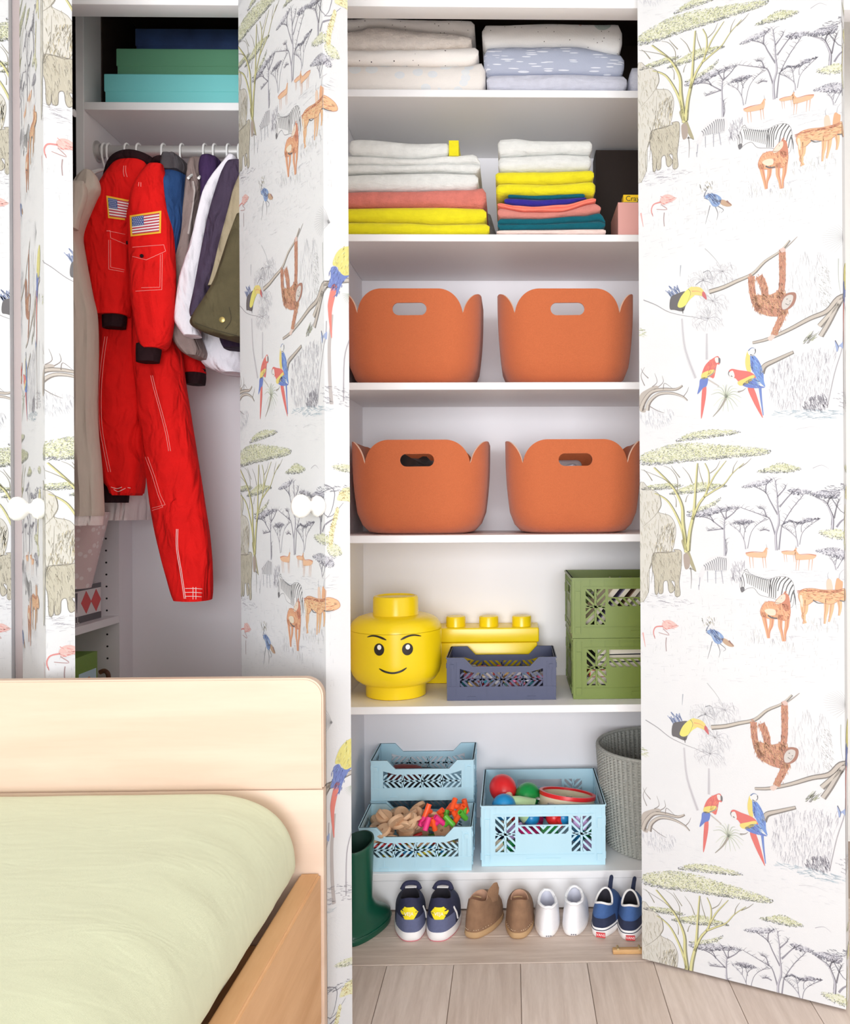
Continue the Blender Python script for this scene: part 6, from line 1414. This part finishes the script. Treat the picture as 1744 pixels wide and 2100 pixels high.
# rain boot
M_rub = mat('dark_green_rubber', C(18,82,62), 0.3)
pb_ = PZ(732, 1944, 0); BL = 0.165
t = thing('rain_boot', 'dark green rubber rain boot standing beside the middle door', 'boot', (pb_.x + 0.012, pb_.y + 0.078, 0.0008), -0.42)
o = foot_outline(BL, 0.072, 40, side=0); rings = [scale_out(o, .96, 0.0), scale_out(o, 1.0, 0.004), scale_out(o, 1.0, 0.014), scale_out(o, .975, 0.016), scale_out(o, .98, 0.030)]
n = len(o); sy = -BL*0.5 + 0.041
for (f, z, rx, ry) in ((.25, .046, .034, .04), (.55, .060, .034, .04), (.82, .076, .034, .039), (1, .098, .0335, .038), (1, .13, .034, .039), (1, .18, .036, .041), (1, .222, .0375, .043), (1, .228, .0385, .044), (1, .233, .0375, .043)):
    ring = []
    for k in range(n):
        a = 2*math.pi*k/n - math.pi/2; e = (rx*math.cos(a), sy + ry*math.sin(a)); q = o[k]
        tilt = 0.012 * math.sin(a) if z > .2 else 0
        ring.append((q[0]*.97*(1-f) + e[0]*f, q[1]*.97*(1-f) + e[1]*f, z + tilt))
    rings.append(ring)
mb = MB(); mb.rings(rings, True, True, False); inn = [[(p[0]*.9, sy + (p[1]-sy)*.9, p[2]) for p in rings[-1]], [(p[0]*.86, sy + (p[1]-sy)*.86, p[2] - .09) for p in rings[-1]]]
obj('boot_body', mb, M_rub, t, 50, True); mb = MB(); mb.rings([rings[-1]] + inn, True, False, True); obj('lining', mb, mat('boot_inside', C(12,52,42), .6), t, 50, True)
mb = MB(); mb.tube([(x*1.01, y*1.01, 0.016) for x, y in o] + [(o[0][0]*1.01, o[0][1]*1.01, 0.016)], 0.0018, 6); obj('welt', mb, M_rub, t, local=True)
# wooden clip on the floor
a, b = PZ(1257, 1956, 0.0), PZ(1350, 1958, 0.0)
t = thing('wooden_toggle', 'small wooden bar with brass ends lying on the threshold by the door', 'toggle', (a.x + 0.05, a.y, 0.0005))
obj('bar', bevel_box(a.x, a.x + 0.11, a.y - 0.006, a.y + 0.008, 0.0008, 0.012, 0.002), wood('toggle_wood', C(200,160,110), C(176,134,88), (1,6,6), 8), t)
for dx in (0.012, 0.062): mb = MB(); mb.tube([(a.x + dx, a.y - 0.007, 0.013), (a.x + dx, a.y + 0.009, 0.013)], 0.003, 8); obj('pin', mb, mat('brass_pin', C(206,180,130), .4, metal=.6), t)
# ------------------------------------------------------------------ bed
YHB = -0.65
xr = P(663, 1500, YHB).x; zt = P(600, 1391, YHB).z; xl = -1.55; rr = 0.034
bed = thing('bed', 'pale maple bed frame with a rounded headboard', 'bed', (-0.95, -1.5, 0))
poly = [(xl, 0.02), (xr, 0.02)] + [(xr - rr + rr*math.cos(math.radians(a)), zt - rr + rr*math.sin(math.radians(a))) for a in range(0, 91, 10)] + [(xl, zt)]
def slab(poly, y0, y1, bv=0.003):
    mb = MB(); mb.prism(poly, lambda a, b, t: (a, t, b), y0, y1); me = mb.mesh('m'); bm = bmesh.new(); bm.from_mesh(me); bmesh.ops.recalc_face_normals(bm, faces=bm.faces)
    bmesh.ops.dissolve_limit(bm, angle_limit=0.01, verts=bm.verts, edges=bm.edges)
    es = [e for e in bm.edges if len(e.link_faces) == 2 and e.calc_face_angle(0) > 1.2]; bmesh.ops.bevel(bm, geom=es, offset=bv, segments=2, affect='EDGES'); bm.to_mesh(me); bm.free(); return me
zseam = P(500, 1621, YHB).z
up = [(xl, zseam + 0.0004), (xr, zseam + 0.0004)] + poly[2:]
obj('headboard', slab(up, YHB, YHB + 0.024), M_maple, bed, 30); obj('lower_board', bevel_box(xl, xr, YHB, YHB + 0.024, 0.02, zseam - 0.0004, 0.002), M_maple, bed)
zr_ = P(640, 1790, YHB).z; x_o = P(659, 1797, YHB).x; x_i = P(616, 1788, YHB).x
mb = MB(); yn = -2.75; dxx = -0.045
me = bevel_box(0, 1, 0, 1, 0, 1, 0.0)
vs = []
y1_ = YHB - 0.001
mb.add([(x_i, y1_, 0.12), (x_o, y1_, 0.12), (x_o + dxx, yn, 0.12), (x_i + dxx, yn, 0.12), (x_i, y1_, zr_), (x_o, y1_, zr_), (x_o + dxx, yn, zr_), (x_i + dxx, yn, zr_)], [(0,1,2,3), (4,7,6,5), (0,4,5,1), (1,5,6,2), (2,6,7,3), (3,7,4,0)])
me = mb.mesh('side_rail'); bm = bmesh.new(); bm.from_mesh(me); bmesh.ops.recalc_face_normals(bm, faces=bm.faces); bmesh.ops.bevel(bm, geom=bm.edges[:], offset=0.004, segments=3, affect='EDGES'); bm.to_mesh(me); bm.free()
obj('side_rail', me, M_maple_rail, bed)
obj('slat_base', bevel_box(xl + 0.05, x_i + dxx - 0.002, yn, y1_ - 0.002, 0.24, 0.262, 0.002), M_maple_rail, bed)
for (lx, ly) in ((xl + 0.05, yn + 0.05), (x_o + dxx - 0.03, yn + 0.05)): obj('leg', bevel_box(lx - 0.02, lx + 0.02, ly, ly + 0.04, 0.001, 0.24, 0.002), M_maple_rail, bed)
# mattress under a fitted pale green sheet
M_sheet = mat('pale_green_sheet', C(211,216,186), 0.92, 0.03, 14, 0.25, 260, stretch=(2, 10, 4), spec=0.1, sheen=0.2, wrinkle=0.12, wscale=7.0, wstretch=(1.2, 3.0, 2.0))
zm = P(300, 1619, YHB - 0.02).z
def mat_pt(u, v):                                   # u across 0..1 (right edge 1), v along 0 (head) .. 1
    pass
NX, NY = 90, 110; yh = YHB - 0.012; ye = -2.7; vs, fs = [], []
def right_edge(y): 
    e = x_i + dxx * (y1_ - y) / (y1_ - yn) + 0.007; d = yh - y; R = 0.05
    if d < R: e -= R - math.sqrt(max(0, R*R - (R - d) ** 2))
    return e
for j in range(NY + 1):
    g = j / NY; y = yh + (ye - yh) * g ** 1.4; xe = right_edge(y)
    for i in range(NX + 1):
        f = i / NX
        # arc-length like parameter: flat top, round shoulder, side
        if f < 0.55: x = xl + 0.04 + (xe - 0.145 - xl - 0.04) * (f / 0.55); z = zm
        else:
            h = (f - 0.55) / 0.45; a = h * math.pi * 0.5 * 1.12
            x = xe - 0.145 + 0.145 * (math.sin(min(a, math.pi/2))) ** 0.95; z = zm - 0.135 * (1 - math.cos(min(a, math.pi/2)) ** 0.8)
            if a > math.pi/2: z -= (a - math.pi/2) * 0.18; x -= (a - math.pi/2) * 0.12
        d = (yh - y)
        z -= 0.035 * max(0, 1 - d / 0.05) ** 2
        sh = max(0, min(1, (f - 0.5) / 0.3))
        wr = noise.noise((x * 5, y * 16, 1.0)) * 0.0035 * sh + noise.noise((x * 14, y * 42, 4.0)) * 0.0016 * sh
        z += wr + noise.noise((x * 3, y * 2.2, 2.0)) * 0.005 + noise.noise((x * 3 + y * 9, y * 5 - x * 9, 7.0)) * 0.0016
        vs.append((x, y, z))
for j in range(NY):
    for i in range(NX): a = j*(NX+1) + i; fs.append((a, a + NX + 1, a + NX + 2, a + 1))
t = thing('mattress', 'mattress under a plain pale green fitted sheet', 'mattress', (-0.95, -1.5, 0.263))
mb = MB(); mb.add(vs, fs)
me = mb.mesh('fitted_sheet'); obj('fitted_sheet', me, M_sheet, t, 70)
obj('mattress_core', bevel_box(xl + 0.06, x_i + dxx - 0.05, ye + 0.01, yh - 0.05, 0.263, zm - 0.07, 0.03, 3), mat('mattress_white', C(230,230,226), .9), t)

# ------------------------------------------------------------------ things on the side shelves
XF = P(208, 1268, 0.234).x; zs = ZW1 + 0.0005
zt_ = P(208, 1193, 0.234).z
t = thing('game_box', 'game box with red diamonds and black bands on the side shelf', 'game box', (XF - 0.12, 0.1, zs))
YE = 0.232; YS = -0.09
obj('box_body', bevel_box(XF - 0.22, XF, YS, YE, zs, zt_, 0.0008, 1), mat('game_white', C(232,226,226), .5), t)
def face_box(ya, yb, za, zb, M, name, off=0.0006): mb = MB(); mb.box(XF, XF + off, ya, yb, za, zb); obj(name, mb, M, t, 0)
hh = zt_ - zs; M_gb = mat('game_grey', C(96,92,96), .5); M_gr2 = mat('game_red', C(226,84,84), .5)
face_box(YS, YE, zs + hh*.86, zt_ - 0.001, M_gb, 'band'); face_box(YS, YE, zs + 0.002, zs + hh*.2, M_gb, 'band')
def dia(yc, zc, ry, rz_): mb = MB(); mb.prism([(yc - ry, zc), (yc, zc - rz_), (yc + ry, zc), (yc, zc + rz_)], lambda a, b, tt: (XF + tt, a, b), 0, 0.0008); obj('diamond', mb, M_gr2, t, 0)
for yc in (0.204, 0.15): dia(yc, zs + hh*.53, 0.027, hh*.30)
for k in range(5):
    yc = 0.10 - k * 0.018; mb = MB(); mb.prism([(yc - .007, zs + hh*.82), (yc + .004, zs + hh*.82), (yc + .001, zs + hh*(.3 + .06*(k % 3)))], lambda a, b, tt: (XF + tt, a, b), 0, 0.0008); obj('letter_stroke', mb, M_gb, t, 0)
me = text_mesh('LL', 0.024, M_hl); o = obj('lettering', me, M_hl, t, 0, True); o.rotation_euler = (math.pi/2, 0, math.pi/2); o.location = (XF + 0.0012 - t.location.x, 0.10 - t.location.y, zs + hh*.1 - t.location.z)
# pale pink tapered bin on the game box
zp0 = zt_ + 0.0006; zp1 = P(215, 1050, 0.05).z; pc = P(150, 1120, 0.05).x
mb = MB(); rt_, rb = P(219, 1050, 0.05).x - pc, P(184, 1190, 0.05).x - pc
rings = []
for i in range(13):
    f = i / 12; r = rb + (rt_ - rb) * f; rings.append([(pc + r*math.cos(2*math.pi*j/48), 0.05 + r*math.sin(2*math.pi*j/48), zp0 + (zp1 - zp0)*f) for j in range(48)])
mb.rings(rings); o = obj('fabric_bin', mb, dotted('pink_dotted', C(226,206,206), [(C(240,230,230), 60, .35, (1,1,1))], 1, 1)); tag(o, 'pale pink dotted fabric bin tapering down onto the game box', 'bin')
# green picture box and toy animal below
zs2 = ZW2 + 0.0005; YE2 = 0.19; XF = P(200, 1390, YE2).x; zt2 = P(200, 1335, YE2).z
t = thing('game_box', 'green children\'s box with a picture panel on the lower side shelf', 'game box', (XF - 0.1, 0.05, zs2))
obj('box_body', bevel_box(XF - 0.2, XF, -0.12, YE2, zs2, zt2, 0.0008, 1), mat('leaf_green', C(120,156,60), .5), t)
def fb(ya, yb, za, zb, M, nm, off): mb = MB(); mb.box(XF, XF + off, ya, yb, za, zb); obj(nm, mb, M, t, 0)
H2 = zt2 - zs2
fb(YE2 - 0.10, YE2 - 0.008, zs2 + .01, zt2 - .045, mat('sky_print', C(190,220,232), .5), 'picture', .0006)
for yc, c in ((YE2 - 0.05, C(200,80,70)), (YE2 - 0.14, C(90,70,90)), (YE2 - 0.19, C(220,140,80))):
    M_ = mat('kid_%.2f' % yc, c, .6); mb = MB(); mb.prism([(yc - .018, zs2), (yc + .018, zs2), (yc + .01, zs2 + H2*.5), (yc - .01, zs2 + H2*.5)], lambda a, b, tt: (XF + tt, a, b), 0.0006, .0012); obj('printed_figure', mb, M_, t, 0)
    mb = MB(); mb.prism([(yc + .012*math.cos(k*.63), zs2 + H2*.58 + .012*math.sin(k*.63)) for k in range(10)], lambda a, b, tt: (XF + tt, a, b), 0.0006, .0014); obj('printed_head', mb, mat('print_tan', C(190,140,110), .6), t, 0)
p = P(212, 1398, 0.262); t = thing('toy_animal', 'small brown toy giraffe by the green box', 'toy', (p.x, p.y, zs2)); M_gf = mat('toy_brown', C(140,92,64), .6, .5, 60, col2=C(96,60,44))
mb = MB(); zg = P(212, 1376, 0.262).z
mb.tube(catmull([(p.x - .012, p.y, zs2 + .05), (p.x + .012, p.y, zs2 + .055), (p.x + .014, p.y, zg - .012), (p.x + .004, p.y, zg), (p.x - .010, p.y, zg - .004)], 4), 0.0065, 8); obj('body_and_neck', mb, M_gf, t, 60)
for dx in (-.012, .012):
    for dy in (-.006, .006): mb = MB(); mb.tube([(p.x + dx, p.y + dy, zs2 + .0006), (p.x + dx, p.y + dy*.6, zs2 + .05)], 0.0035, 6); obj('leg', mb, M_gf, t)
